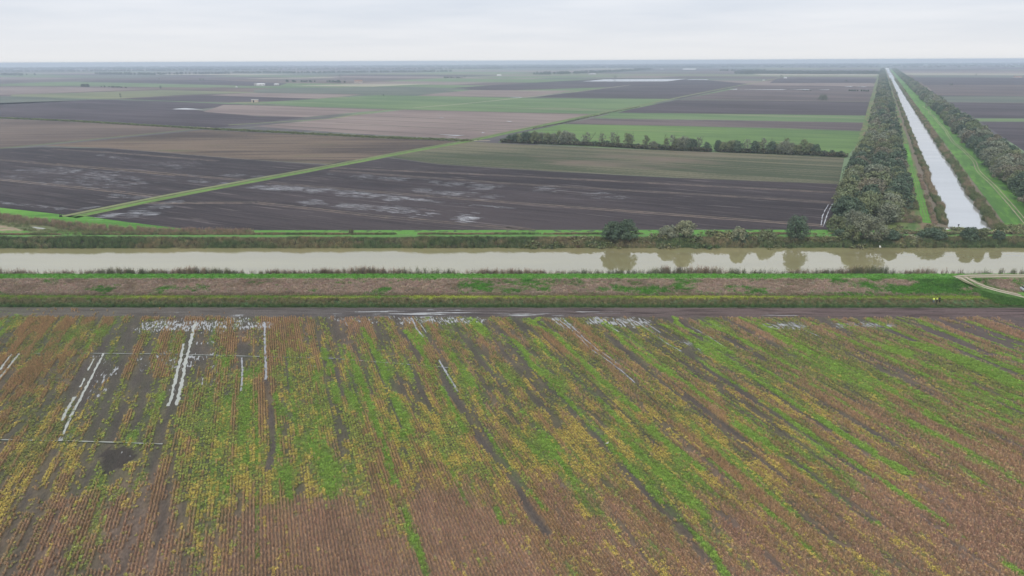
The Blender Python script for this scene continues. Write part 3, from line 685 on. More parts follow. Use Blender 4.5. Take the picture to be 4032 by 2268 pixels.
# bright weed strips between the rows: polyline in photo pixels, width (m), strength
def rowline(x, y0, y1):
    """a straight line along the crop rows through (x,y0), down to photo height y1"""
    X, Y = G(x, y0); u, v = UV(X, Y); vb = UV(*G(2016, y1))[1]
    # find v where the row crosses photo height y1
    vs = np.linspace(v, v - 140, 400); xs, ys = XY(u, vs); _, py = to_px(xs, ys); i = int(np.argmin(abs(py - y1)))
    q = np.linspace(0, i, 10).astype(int); return [(float(to_px(xs[j], ys[j])[0]), float(py[j])) for j in q]
GS = [([(1427,1292),(1461,1358),(1504,1443),(1525,1507),(1555,1580),(1576,1631)],1.5,1), ([(1363,1362),(1397,1439),(1427,1507),(1461,1606),(1482,1674),(1508,1738),(1529,1811),(1555,1905),(1598,2042),(1632,2127),(1683,2268)],1.3,1),
 ([(1598,1302),(1653,1375),(1705,1473),(1751,1542),(1794,1631),(1833,1704)],1.1,1), ([(1273,1371),(1299,1439),(1316,1533),(1329,1584)],1.8,.8), ([(1905,1690),(1982,1800),(2030,1880),(2100,1950),(2150,2010)],.9,.9),
 ([(2009,1328),(2060,1379),(2098,1443),(2167,1499),(2205,1550),(2273,1614),(2307,1670),(2376,1729),(2453,1811),(2529,1888),(2598,1973),(2666,2037),(2726,2093),(2790,2161),(2862,2268)],1.3,1),
 ([(2248,1238),(2128,1251),(2092,1273),(2184,1315),(2239,1371),(2299,1435),(2354,1490),(2410,1533),(2461,1584),(2512,1618)],1.5,1.1), ([(2555,1678),(2598,1721),(2640,1755),(2700,1798),(2760,1850)],1.6,1),
 ([(2107,1337),(2171,1405),(2239,1456),(2299,1520),(2363,1576),(2427,1648),(2482,1708),(2555,1776)],1.3,.8),
 ([(2410,1315),(2470,1358),(2534,1405),(2598,1448),(2700,1507),(2781,1571),(2833,1606),(2888,1665),(2961,1717),(3025,1759),(3093,1798),(3180,1850)],1.4,1),
 ([(2598,1277),(2657,1298),(2726,1341),(2790,1384),(2918,1456),(2982,1499),(3037,1529),(3106,1573),(3213,1637),(3298,1694),(3397,1751),(3496,1814),(3588,1864)],1.4,1),
 ([(2653,1238),(2666,1273),(2726,1307),(2790,1332),(2841,1367),(2918,1413),(2982,1439),(3037,1473),(3093,1507)],1.5,1), ([(2760,1260),(2769,1277),(2854,1307),(2918,1337),(2982,1371),(3046,1405),(3093,1426)],1.5,1),
 (rowline(3000,1509,1860),1.5,.9), (rowline(3000,1580,2268),1.2,1), (rowline(3000,1729,2060),1.5,.9), (rowline(3071,1318,1640),1.4,.8), (rowline(3163,1254,1560),1.5,.9), (rowline(3284,1261,1500),1.5,.9),
 (rowline(3660,1282,1480),1.6,.8), (rowline(3780,1254,1350),1.6,.8), (rowline(3752,1559,1720),1.3,.9), (rowline(3400,1330,1620),2.2,.9), (rowline(3177,1502,1900),1.1,.7), (rowline(2990,1370,1560),1.3,.7), (rowline(3500,1290,1560),1.8,.9),
 (rowline(1008,1500,2200),.5,.8),(rowline(1085,1545,1800),.7,.9),(rowline(2680,1650,2150),1.5,.8),(rowline(2790,1810,2260),1.0,.8),(rowline(2860,1600,1700),1.0,.6),(rowline(1700,1700,1990),1.1,.7),(rowline(1950,2000,2060),1.,.9),
 ([(900,1560),(880,1700),(850,1800),(835,1960)],2.2,.55),([(1255,1650),(1260,1760),(1290,1830),(1310,1960)],2.2,.6)]
TRK = [([(209,1777),(120,1939),(43,2084),(-20,2210)],1.3), ([(666,1597),(653,1652),(632,1751),(560,2100)],.6), ([(1726,1430),(1781,1563),(1845,1648),(1888,1725),(1961,1811),(2033,1905),(2067,1977),(2150,2100)],1.5),
 ([(1860,1620),(1925,1730),(2000,1830),(2080,1930)],.6), ([(1048,1495),(1070,1620),(1075,1770),(1055,1850)],1.1), ([(2683,1384),(2830,1490),(2982,1593)],.7), ([(2384,1413),(2512,1516),(2600,1610)],.6),
 (rowline(2440,1830,2020),1.4), (rowline(2620,1990,2100),1.4), (rowline(3100,1800,2050),1.1), (rowline(2180,1540,1780),1.3), (rowline(2700,1560,1740),1.2),(rowline(3300,1620,1800),1.2),(rowline(1320,1450,1560),.9),(rowline(2860,1330,1420),1.8),(rowline(3440,1275,1340),1.8),(rowline(3650,1300,1400),1.8)]
for _x in range(2140, 5400, 88):
    _y0 = 1262 + rnd.random() ** 2 * 200; GS.append((rowline(_x + rnd.uniform(-30, 30), _y0, _y0 + rnd.uniform(120, 620)), rnd.uniform(.45, 1.1), rnd.uniform(.5, .9)))
    if rnd.random() < .7: TRK.append((rowline(_x + rnd.uniform(-40, 40), _y0 + rnd.uniform(0, 80), _y0 + rnd.uniform(150, 600)), rnd.uniform(.4, .9)))
for _x in range(1120, 2140, 120):
    _y0 = 1300 + rnd.random() ** 2 * 200; GS.append((rowline(_x + rnd.uniform(-30, 30), _y0, _y0 + rnd.uniform(150, 500)), rnd.uniform(.3, .7), rnd.uniform(.4, .7)))
    TRK.append((rowline(_x + rnd.uniform(-40, 40), _y0 + rnd.uniform(0, 80), _y0 + rnd.uniform(150, 500)), rnd.uniform(.3, .6)))
GSW = [(P(p), w_ * .68, s_) for p, w_, s_ in GS]
CP[:, 5] += CP[:, 6] * .35; CP[:, 6] *= .46; CP[:, 3] *= .8; CP[:, 4] = np.maximum(CP[:, 4] - .06, 0)
_lt = (CP[:, 0] < 520) & (CP[:, 1] < 1120) & (CP[:, 1] > 815); CP[_lt, 3] *= .28; CP[_lt, 2] *= .5; CP[_lt, 5] *= 1.3; CP[_lt, 7] *= 1.1
_lb = (CP[:, 0] < 420) & (CP[:, 1] >= 1120); CP[_lb, 4] *= .55; CP[_lb, 5] += .12
TRKW = [(P(p), w_) for p, w_ in TRK]
DARKP = P([(400, 1790), (440, 1768), (520, 1762), (518, 1800), (490, 1850), (400, 1865), (385, 1830)])
def paint(X, Y):
    n = len(X); W = np.zeros((n, 6)); wt = np.zeros(n)
    u, v = UV(X, Y)
    uj = u + (fbm(X / 7., Y / 7., 3, 1) - .5) * 7; vj = v + (fbm(X / 7., Y / 7., 3, 8) - .5) * 16
    cu, cv = UV(CPW[:, 0], CPW[:, 1])
    for i in range(len(CP)):
        d2 = (uj - cu[i]) ** 2 + ((vj - cv[i]) * .62) ** 2 + 6.0; k = 1 / d2 ** 1.7
        W += k[:, None] * CP[i, 2:]; wt += k
    W /= wt[:, None]
    # streaks along the rows
    a = fbm(u / 1.6, v / 34., 3, 21); b = fbm(u / 4.0, v / 22., 3, 31); c = fbm(u / 1.3, v / 5., 3, 41); d = fbm(u / 2.8, v / 15., 2, 51)
    str_ = lambda q, k: np.exp((q - .5) * k)
    W[:, 0] *= str_(b, 3); W[:, 1] *= str_(a, 11) * str_(c, 3); W[:, 2] *= .62 * str_(1 - a * .5 - b * .5, 7) * str_(c, 8) * 1.7; W[:, 3] *= str_(b, -4) * str_(c, -3); W[:, 4] *= str_(d, 14); W[:, 5] *= str_(a, -9) * str_(c, -3)
    W = W / (W.sum(1, keepdims=True) + 1e-6)
    ed = 1 + (c - .5) * 1.4
    for p, wd, s_ in GSW:
        dd = seg_dist(X, Y, p) ; m = sstep(1.15, .55, dd / (wd * .75 * ed)) * min(1, s_) * sstep(.30, .46, fbm(v / 6., u / 3., 3, 61) + .08 * s_)
        W = W * (1 - m[:, None] * .92); W[:, 4] += m * .92
    for p, wd in TRKW:
        dd = seg_dist(X, Y, p); m = sstep(1.2, .5, dd / (wd * .58 * ed)) * (.55 + .4 * sstep(.35, .6, fbm(v / 7., u / 2., 2, 66)))
        W = W * (1 - m[:, None]); W[:, 5] += m
    m = (in_poly(X + (c - .5) * 5, Y + (a - .5) * 4, DARKP) * .8)
    W = W * (1 - m[:, None]); W[:, 5] += m
    rd = sstep(Y_ROAD0 - .5, Y_ROAD0 + 1.2, Y + (a - .5) * 3) * np.interp(X, [-150, -60, 0, 150], [.55, .85, .97, .97])
    W = W * (1 - rd[:, None] * .95); W[:, 5] += rd * .95
    return W, dict(u=u, v=v, a=a, b=b, c=c, d=d, road=rd, darkp=m)
# wetness: polylines and areas where water stands between the rows
WETA = [([(606, 1282), (837, 1282)], 5.5, 1.0), ([(948, 1281), (1033, 1281)], 4, .9), ([(1342, 1240), (1500, 1234), (1650, 1232), (1875, 1240)], 4.0, .8), ([(1342, 1252), (1460, 1262)], 3, .7), ([(1600, 1262), (1875, 1262)], 4, .9),
        ([(1900, 1238), (2200, 1240)], 2.2, .75), ([(2290, 1225), (2430, 1232)], 2.0, .72), ([(2354, 1265), (2508, 1270)], 4.5, 1.0), ([(2700, 1345), (2780, 1385)], 2, .7), ([(3042, 1285), (3140, 1282)], 4, .9), ([(3312, 1280), (3503, 1280)], 3, .85),
        ([(550, 1229), (690, 1231)], 1.4, .6), ([(880, 1227), (960, 1229)], 1.0, .6), ([(920, 1250), (950, 1262)], 3, .9), ([(2190, 1255), (2235, 1290)], 3, .9), ([(3000, 1235), (3160, 1240)], 1.6, .6), ([(780, 1350), (830, 1345)], 1.6, .7),
        ([(390, 1400), (420, 1430)], 2, .4), ([(640, 1400), (720, 1440)], 4, .7), ([(760, 1400), (790, 1410)], 2, .9), ([(850, 1395), (860, 1500)], 2.2, .5), ([(550, 1400), (560, 1450)], 2, .6), ([(455, 1440), (450, 1470)], 1.2, .8), ([(400, 1465), (385, 1550)], 2.5, .55),
        ([(790, 1490), (800, 1510)], 1.5, .7), ([(700, 1530), (745, 1545)], 2, .5), ([(340, 1660), (360, 1650)], 1.4, .5), ([(455, 1795), (500, 1790)], 2.2, .35), ([(240, 1730), (270, 1715)], 1.2, .9), ([(1215, 1437), (1230, 1442)], .8, .8), ([(845, 1270), (870, 1300)], 3, .8)]
WETW = [(P(p), w_, s_) for p, w_, s_ in WETA]
def wetness(X, Y):
    r = np.zeros(len(X))
    for p, wd, s_ in WETW:
        r = np.maximum(r, s_ * sstep(1.3, .35, seg_dist(X, Y, p) / wd))
    return r
SOILC = np.array([(.25, .17, .125), (.20, .135, .08), (.17, .14, .065), (.11, .12, .06), (.12, .19, .045), (.088, .073, .064)])

def near_field():
    st = .5
    Xs = np.arange(-172, 172, st); Ys = np.arange(68, Y_ROAD1 + .01, st); Ys = np.append(Ys, Y_ROAD1)
    gx, gy = np.meshgrid(Xs, Ys, indexing='ij'); X, Y = gx.ravel(), gy.ravel()
    W, D = paint(X, Y); wet = wetness(X, Y)
    bare = W[:, 5]
    col = W @ SOILC * (1 + (D['c'] - .5)[:, None] * .5)
    purple = np.array([.115, .085, .085]); k = (sstep(60, 110, X) * bare * .7)[:, None]; col = col * (1 - k) + purple * k
    # the headland road: grey mud left, reddish mud right
    rc = np.stack([np.interp(X, [-150, -30, 60, 160], [a_, b_, c_, d_]) for a_, b_, c_, d_ in ((.15, .12, .14, .135), (.135, .105, .10, .095), (.11, .10, .09, .092))], 1) * (.72 + .56 * fbm(X / 30., Y / .7, 3, 77))[:, None]
    rd = D['road'][:, None]; col = col * (1 - rd) + rc * rd
    dk = D['darkp'][:, None]; col = col * (1 - dk * .45)
    z = (fbm(X / 1.1, Y / 1.1, 2, 5) - .5) * .10 * (1 - sstep(.2, .6, wet)); z[Y > Y_ROAD1 - .01] = 0
    z = z - .0
    V = np.stack([X, Y, z], -1); nx, ny = gx.shape; idx = np.arange(nx * ny).reshape(nx, ny)
    Q = np.stack([idx[:-1, :-1], idx[1:, :-1], idx[1:, 1:], idx[:-1, 1:]], -1).reshape(-1, 4)
    n = NB('field_soil'); c = n.attr('col').outputs['Color']; wv = n.attr('wet').outputs['Fac']; rdv = n.attr('road').outputs['Fac']
    f1 = n.noise(n.pos(math.degrees(ROW), .30, .9), 1, 4, .7); f2 = n.noise(n.pos(math.degrees(ROW), .45, 2.6, 4), 1, 3, .6)
    fr = n.noise(n.pos(90, 1.0, 15, 9), 1, 4, .6)
    # tractor ruts run along the headland, furrows along the rows
    pat = n.math('ADD', n.math('MULTIPLY', f2, n.math('SUBTRACT', 1.0, rdv)), n.math('MULTIPLY', fr, rdv))
    wmask = n.step(n.math('ADD', n.math('MULTIPLY', wv, .52), n.math('MULTIPLY', n.math('SUBTRACT', pat, .5), 2.8)), .50, .58)
    wmask = n.math('MULTIPLY', wmask, n.step(wv, .05, .3))
    dry = n.mix(n.step(f1, .2, .8), n.mix(1, c, (.66, .66, .66), 'MULTIPLY'), n.mix(1, c, (1.28, 1.28, 1.28), 'MULTIPLY'))
    dry = n.mix(n.math('MULTIPLY', rdv, n.step(fr, .50, .40)), dry, n.mix(1, c, (.5, .48, .48), 'MULTIPLY'))
    n.bump(n.math('MULTIPLY', n.math('ADD', f1, pat), n.math('SUBTRACT', 1.0, wmask)), .8, .12)
    m = n.done(n.mix(wmask, dry, (.33, .33, .32)), n.math('SUBTRACT', .9, n.math('MULTIPLY', wmask, .80)), spec=n.math('ADD', .12, n.math('MULTIPLY', wmask, .5)), ior=1.6)
    me = fast_mesh('near_field', V, Q, m, True); set_col(me, 'col', np.clip(col, .01, 1)); set_f(me, 'wet', wet); set_f(me, 'road', D['road'])
    tag(obj('crop_field', me), kind='structure')
near_field()

def near_crops():
    # rows .5 m apart, a plant every .33 m along the row
    U = np.arange(-112, 216, .5); V_ = np.arange(0, 245, .33)
    gu, gv = np.meshgrid(U, V_, indexing='ij'); gu = gu + R.normal(size=gu.shape) * .035; gv = gv + R.uniform(-.15, .15, gv.shape)
    X, Y = XY(gu.ravel(), gv.ravel())
    px, py = to_px(X, Y); k = (Y > 70) & (Y < Y_ROAD1 - 1) & (px > -330) & (px < 4360) & (py < 2500)
    X, Y = X[k], Y[k]; n = len(X)
    W, D = paint(X, Y); wet = wetness(X, Y)
    for p, wd in PUDW: wet = np.maximum(wet, sstep(1.2, .7, seg_dist(X, Y, p) / (wd * .5)) * 1.2)
    cover = np.clip(1 - W[:, 5] * 1.25, 0, 1) * (1 - sstep(.45, 1.0, wet) * .75)
    r = fbm(D['u'] / .5, D['v'] / 1.8, 2, 95); r = .6 * (r.argsort().argsort() / n) + .4 * R.random(n); P6 = W[:, :5] * cover[:, None]; cum = np.cumsum(P6 / (P6.sum(1, keepdims=True) + 1e-6), 1)
    q = fbm(D['u'] / .55, D['v'] / 3.2, 3, 91); q = q.argsort().argsort() / n
    q = np.where(R.random(n) < .78, q, R.random(n)); pick = (q[:, None] > cum).sum(1).clip(0, 4)
    on = r < cover * np.where(pick == 3, .8, 1.0)
    col = np.array([(.47, .30, .20), (.45, .295, .16), (.49, .385, .115), (.27, .29, .11), (.255, .385, .08)])
    rot_row = -ROW
    def go(name, key, sel, cols, smin, smax, label, extra=None):
        s_ = on & sel; m = int(s_.sum())
        c = cols[s_] * jit(m, .11, .035); h = R.uniform(smin, smax, m); sc3 = np.stack([h, h, h * R.uniform(.85, 1.15, m)], -1)
        z = np.zeros(m); scatter(name, key, np.stack([X[s_], Y[s_], z], -1), c, sc3, rotz=rot_row + R.normal(size=m) * .15 + (R.random(m) > .5) * math.pi if key == 'dry' else None)
    base = col[pick] * (1 + (D['c'] - .5)[:, None] * .6)
    ub = D['u']; yg = sstep(-42, -30, ub) * sstep(52, 30, ub)          # brighter yellow-green rows left of the middle
    isol = (pick == 3) & (R.random(n) < yg * .8); base[isol] = np.array((.35, .42, .105)) * jit(int(isol.sum()), .15)
    # neighbours lean towards each other in colour
    mixw = np.clip(W[:, :5], 0, 1); mc = mixc(col, mixw + 1e-3); cc = base * .64 + mc * .36
    go('dry_crop', 'dry', (pick == 0) | (pick == 1), cc, .85, 1.15, None)
    go('leafy_crop', 'leafy', (pick == 2), cc, .6, 1.05, None)
    gsel = (pick == 3)
    # weeds ignore the rows
    X += np.where((pick == 4) | ((pick == 3) & ~isol), R.uniform(-.25, .25, n), 0) 
    go('weeds', 'leafy', gsel, cc * .95, .6, 1.0, None)
    go('grass', 'mat', (pick == 4), cc, .8, 1.2, None)
    # gaps in grass strips filled with a second layer
    n2 = 60000; X2 = R.uniform(-165, 165, n2 * 3); Y2 = R.uniform(70, Y_ROAD1 - .5, n2 * 3); px, py = to_px(X2, Y2); k = (px > -200) & (px < 4250) & (py < 2420); X2, Y2 = X2[k], Y2[k]
    W2, D2 = paint(X2, Y2); k = R.random(len(X2)) < sstep(.45, .9, W2[:, 4]) * .9; X2, Y2 = X2[k], Y2[k]; m = len(X2)
    lime = sstep(Y_ROAD0 - 34, Y_ROAD0, Y2)[:, None] * .5
    c2 = (np.array([.25, .39, .075]) * (1 - lime) + np.array([.38, .50, .09]) * lime) * jit(m, .2, .05)
    scatter('grass', 'mat', np.stack([X2, Y2, X2 * 0], -1), c2, R.uniform(.9, 1.5, m))
PUD = [([(769,1268),(756,1324),(743,1379),(732,1422),(722,1473),(709,1537),(696,1597)],1.0), ([(722,1354),(713,1405),(700,1456),(683,1525),(670,1584),(660,1600)],.95), ([(408,1392),(384,1439),(350,1507),(316,1571),(278,1640),(248,1712)],.75),
 ([(371,1413),(345,1460)],.5),([(333,1490),(316,1525)],.55), ([(295,1563),(265,1614),(243,1657)],.9), ([(47,1394),(0,1456),(-30,1495)],.9), ([(77,1394),(40,1436),(0,1486),(-30,1520)],.8), ([(1041,1268),(1043,1328),(1045,1405),(1047,1465),(1048,1495)],.8), ([(1062,1270),(1063,1294)],.5),
 ([(952,1409),(954,1456),(954,1499),(948,1540)],.6), ([(1623,1255),(1640,1294),(1666,1328)],.7), ([(1653,1273),(1679,1311)],.4), ([(1726,1418),(1756,1465),(1803,1542)],.65), ([(2184,1251),(2231,1281),(2278,1324),(2320,1371),(2384,1413),(2453,1465),(2500,1508)],.42),
 ([(2222,1260),(2265,1298),(2299,1332),(2354,1379),(2401,1409),(2440,1440)],.5), ([(2350,1247),(2384,1277),(2436,1307)],.5), ([(2482,1256),(2525,1281),(2576,1315),(2619,1349),(2683,1384)],.5), ([(2540,1270),(2600,1310)],.35), ([(2726,1290),(2790,1324),(2854,1367)],.4), ([(2811,1277),(2845,1292)],.5),
 ([(3113,1268),(3177,1304),(3241,1332)],.45), ([(363,1250),(362,1250)],.1), ([(1360,1268),(1368,1284)],.4)]
PUDW = [(P(p), w_) for p, w_ in PUD]
near_crops()
for i, (p, w_) in enumerate(PUD):
    if w_ < .2: continue
    ribbon('puddle', p, w_ * .62, .055, M_PUD if p[0][0] < 900 else M_PUDG, wig=1.1, step=.45)
# thin cross drains with water in them
for p, w_, m in (([(-20, 1394), (299, 1391), (640, 1394), (1046, 1405)], .2, M_PUD), ([(1046, 1405), (1299, 1411), (1512, 1428), (1726, 1445), (1875, 1460)], .2, M_PUDG), ([(-20, 1732), (256, 1736), (512, 1744), (640, 1749)], .2, M_PUD)):
    ribbon('drain', p, w_, .06, m, wig=.9, step=.6)
    ribbon('drain', p, .22, .05, m_ditch, wig=.8, step=.8, off=.3)
ribbon('drain', [(640, 1749), (769, 1757), (862, 1762)], .3, .05, m_ditch, wig=.6, step=.8)

# ------------------------------------------------------------------ reeds and grasses on the banks
def rnd_pts(n, x0, x1, y0, y1):
    return R.uniform(x0, x1, n), R.uniform(y0, y1, n)
def colmix(a, b, f): f = np.asarray(f)[:, None]; return np.array(a) * (1 - f) + np.array(b) * f
# near water edge reeds (behind the crest, tips stand against the water)
n = 4200; X, Y = rnd_pts(n, -205, 215, Y_CR1 + 1.4, Y_W0 + .8)
hh = .62 + .75 * fbm(X / 13., X * 0 + 2, 3, 12); k = R.random(n) < np.interp(X, [-200, 90, 130, 210], [1, 1, .35, .45]); X, Y, hh = X[k], Y[k], hh[k]
f = fbm(X / 10., Y / 3., 3, 6)
scatter('reeds', 'reed', np.stack([X, Y, bankz(X, Y) - .1], -1), colmix((.26, .205, .15), (.15, .17, .10), sstep(.35, .65, f)) * jit(len(X), .25), np.stack([.9 + 0 * X, .9 + 0 * X, 2.75 * hh], -1))
# far bank reeds
n = 11000; X, Y = rnd_pts(n, -235, 245, Y_W1 - 1.2, Y_TOP - .3); hh = .8 + .45 * fbm(X / 11., Y / 4., 3, 14); f = fbm(X / 14., Y / 3., 3, 16)
k = R.random(n) < .95
scatter('reeds', 'reed', np.stack([X, Y, bankz(X, Y) - .15], -1), colmix((.27, .25, .15), (.13, .19, .09), sstep(.34, .56, f * .7 + fbm(X / 3.5, Y / 2., 2, 17) * .3)) * jit(n, .3), np.stack([1. + 0 * X, 1. + 0 * X, 1.6 * hh * np.interp(Y, [Y_W1, Y_TOP], [1.0, .42]) * R.uniform(.6, 1.3, n) * (.7 + .6 * fbm(X / 5., Y / 3., 2, 15))], -1))
# second reed belt behind it
n = 8000; X, Y = rnd_pts(n, -240, 250, Y_TOP + 3.5, Y_TOP + 8.5); f = fbm(X / 9., Y / 3., 3, 18)
k = ((fbm(X / 22., Y / 9., 2, 19) > .36)); s_, t_ = to_st(X, Y); k &= ~((t_ > -1) & (t_ < CW + 1) & (s_ > -1)); X, Y, f = X[k], Y[k], f[k]
scatter('reeds', 'reed', np.stack([X, Y, bankz(X, Y) - .1], -1), colmix((.28, .22, .155), (.15, .20, .10), sstep(.42, .68, f)) * jit(len(X), .22), np.stack([.9 + 0 * X, .9 + 0 * X, 1.0 * (.6 + .7 * f)], -1))
# dark grass belt at the field edge
n = 9000; X, Y = rnd_pts(n, -185, 190, Y_ROAD1 + .8, Y_ROAD1 + 5.4); f = (Y - Y_ROAD1) / 5.4 + R.normal(size=n) * .12
c = colmix((.10, .18, .065), (.27, .25, .14), sstep(.35, .7, f)) * jit(n, .25)
scatter('tall_grass', 'reed', np.stack([X, Y, bankz(X, Y) - .05], -1), c, np.stack([.7 + 0 * X, .7 + 0 * X, np.interp(X, [-180, 80, 130, 180], [.85, .85, .5, .45]) * R.uniform(.6, 1.2, n)], -1))
# lime strip
n = 14000; X, Y = rnd_pts(n, -180, 185, Y_ROAD1 + 5.0, Y_FOOT + .4); f = fbm(X / 16., Y / 2., 3, 23)
c = colmix((.24, .38, .07), (.46, .53, .09), sstep(.4, .65, f) * np.interp(X, [60, 130], [1, .3])) * jit(n, .15)
scatter('grass', 'tuft', np.stack([X, Y, bankz(X, Y)], -1), c, R.uniform(.9, 1.6, n))
# embankment face
n = 42000; X, Y = rnd_pts(n, -195, 195, Y_FOOT + .2, Y_CR0 + .2); g = grass_patch(X, Y) ; edge = sstep(2.2, .6, Y - Y_FOOT)
pick = R.random(n) < g * (1 - edge * .6)
low = fbm(X / 6, Y / 2.5, 3, 25); dry = colmix((.52, .40, .31), (.33, .265, .18), np.clip(edge + sstep(.5, .7, low) * .6, 0, 1))
dg = np.interp(X, [105, 135], [0, .45]) * (fbm(X / 7., Y / 3., 3, 26) > .5)
c = np.where(pick[:, None], colmix((.145, .35, .06), (.085, .19, .05), np.clip(dg + sstep(.45, .7, low) * .4, 0, 1)), dry) * jit(n, .17)
scatter('dry_grass', 'tuft', np.stack([X, Y, bankz(X, Y)], -1), c, np.stack([1.4 + 0 * X, 1.4 + 0 * X, R.uniform(1.0, 2.1, n)], -1))
# crest grass
n = 15000; X, Y = rnd_pts(n, -200, 205, Y_CR0 - .1, Y_CR1 + .9)
dtr = np.minimum(abs(Y - Y_CR0 - 1.9), abs(Y - Y_CR0 - 3.6)); k = R.random(n) < .25 + .75 * sstep(.15, .45, dtr); X, Y, dtr = X[k], Y[k], dtr[k]
roadm = (X > G(3775, 1093, 3.3)[0]) & (abs(Y - Y_CR0 - 2.75) < 2.0); X, Y = X[~roadm], Y[~roadm]
scatter('grass', 'tuft', np.stack([X, Y, bankz(X, Y)], -1), np.array((.165, .39, .065)) * jit(len(X), .2), R.uniform(.8, 1.3, len(X)))
# side canal banks
for t0, sg, nn in ((0.0, -1, 8000), (CW, 1, 10000)):
    s = R.random(nn) ** 1.7 * 2600 + (8 if sg < 0 else 2); wdt = (2.8 if sg < 0 else 3.4); t = t0 + sg * (R.random(nn) * wdt - .1) + (fbm(s / 9., s * 0 + sg, 3) - .5) * 3.4
    x, y = ST(s, t); f = fbm(s / 18., t / 3., 3, 33)
    big = 1 + s / 900.
    scatter('reeds', 'reed', np.stack([x, y, np.interp(sg * (t - t0), [0, 4], [-1, -.05])], -1), colmix((.27, .245, .17), (.14, .19, .09), sstep(.40, .60, f)) * jit(nn, .28), np.stack([1.0 * big, 1.0 * big, 1.9 * (.7 + .6 * f)], -1))
# reed and scrub between the left tree belt and the path
nn = 5200; s = R.random(nn) * 150 + 2; t = R.uniform(-26, -4.5, nn); k = (abs(t + 7.9) > 1.9) & (fbm(s / 10., t / 6., 3, 35) > .42); s, t = s[k], t[k]; x, y = ST(s, t)
scatter('reeds', 'reed', np.stack([x, y, 0 * x], -1), colmix((.34, .27, .22), (.18, .20, .11), sstep(.35, .65, fbm(s / 14., t / 5., 3, 36))) * jit(len(s), .18), np.stack([1 + 0 * s, 1 + 0 * s, R.uniform(.8, 1.5, len(s))], -1))
# low scrub near the canal mouth
nn = 2400; X, Y = rnd_pts(nn, G(3480, 920)[0], G(4032, 920)[0] + 20, Y_TOP + 2.5, Y_FAR + 5); s, t = to_st(X, Y); k = ~((t > -2.5) & (t < CW + 2.5) & (s > -2)) & (fbm(X / 8., Y / 4., 3, 44) > .45); X, Y = X[k], Y[k]
scatter('scrub', 'leafy', np.stack([X, Y, np.maximum(bankz(X, np.minimum(Y, Y_FAR)), 0)], -1), colmix((.15, .19, .10), (.27, .25, .16), R.random(len(X))) * jit(len(X), .25), R.uniform(1.6, 3.4, len(X)))
# marsh corner far left
poly = P([(-300, 835), (0, 850), (170, 872), (400, 897), (640, 911), (1000, 919), (1000, 930), (0, 925), (-300, 920)])
X, Y = rnd_pts(9000, poly[:, 0].min(), poly[:, 0].max(), poly[:, 1].min(), poly[:, 1].max()); k = in_poly(X, Y, poly); X, Y = X[k], Y[k]
top = seg_dist(X, Y, P([(-300, 830), (0, 852), (170, 874), (400, 900), (640, 914), (1000, 922)])); open_ = in_poly(X, Y, P([(-150, 883), (0, 886), (60, 895), (120, 918), (60, 932), (-150, 932)])) | in_poly(X, Y, P([(110, 885), (200, 892), (230, 905), (130, 905)]))
k = ~open_ & (R.random(len(X)) < .95 - .45 * sstep(5, 12, top)); X, Y, top = X[k], Y[k], top[k]
scatter('reeds', 'reed', np.stack([X, Y, np.maximum(np.interp(Y, _pY, _pZ), 0) - .05], -1), colmix((.31, .25, .185), (.19, .23, .11), sstep(3, 9, top + R.normal(size=len(X)) * 2)) * jit(len(X), .2), np.stack([1.1 + 0 * X, 1.1 + 0 * X, np.interp(top, [2, 9], [2.0, .7]) * R.uniform(.8, 1.1, len(X))], -1))
for i, px in enumerate(range(2080, 3600, 62)):
    px += rnd.uniform(-20, 20); x0, y0 = G(px, rnd.uniform(930, 962), .8); m_ = rnd.randint(10, 34)
    X = x0 + R.normal(size=m_) * 2.2; Y = y0 + R.normal(size=m_) * 1.0
    scatter('scrub', 'leafy', np.stack([X, Y, bankz(X, Y)], -1), colmix((.10, .14, .07), (.22, .21, .13), np.full(m_, rnd.random())) * jit(m_, .2), R.uniform(2.5, 4.6, m_) * rnd.uniform(.7, 1.2))
# hedge bank along the parcel road
def along(px, n, w_):
    p = P(px); d = np.hypot(*(p[1:] - p[:-1]).T); L = np.concatenate([[0], np.cumsum(d)]); s = R.random(n) * L[-1]
    return np.interp(s, L, p[:, 0]) + R.normal(size=n) * w_, np.interp(s, L, p[:, 1]) + R.normal(size=n) * w_
X, Y = along([(-50, 463), (300, 478), (780, 506), (1100, 522), (1500, 542), (1850, 555)], 4500, 2.6)
scatter('hedge_bank', 'leafy', np.stack([X, Y, 0 * X], -1), colmix((.12, .16, .075), (.20, .22, .12), R.random(len(X))) * jit(len(X), .25), R.uniform(1.5, 4.2, len(X)))
X, Y = along([(2098, 508), (2214, 486), (2380, 449), (2520, 420)], 420, 1.2)
scatter('hedge_bank', 'leafy', np.stack([X, Y, 0 * X], -1), np.array((.12, .13, .075)) * jit(len(X), .25), R.uniform(1.2, 2.8, len(X)))

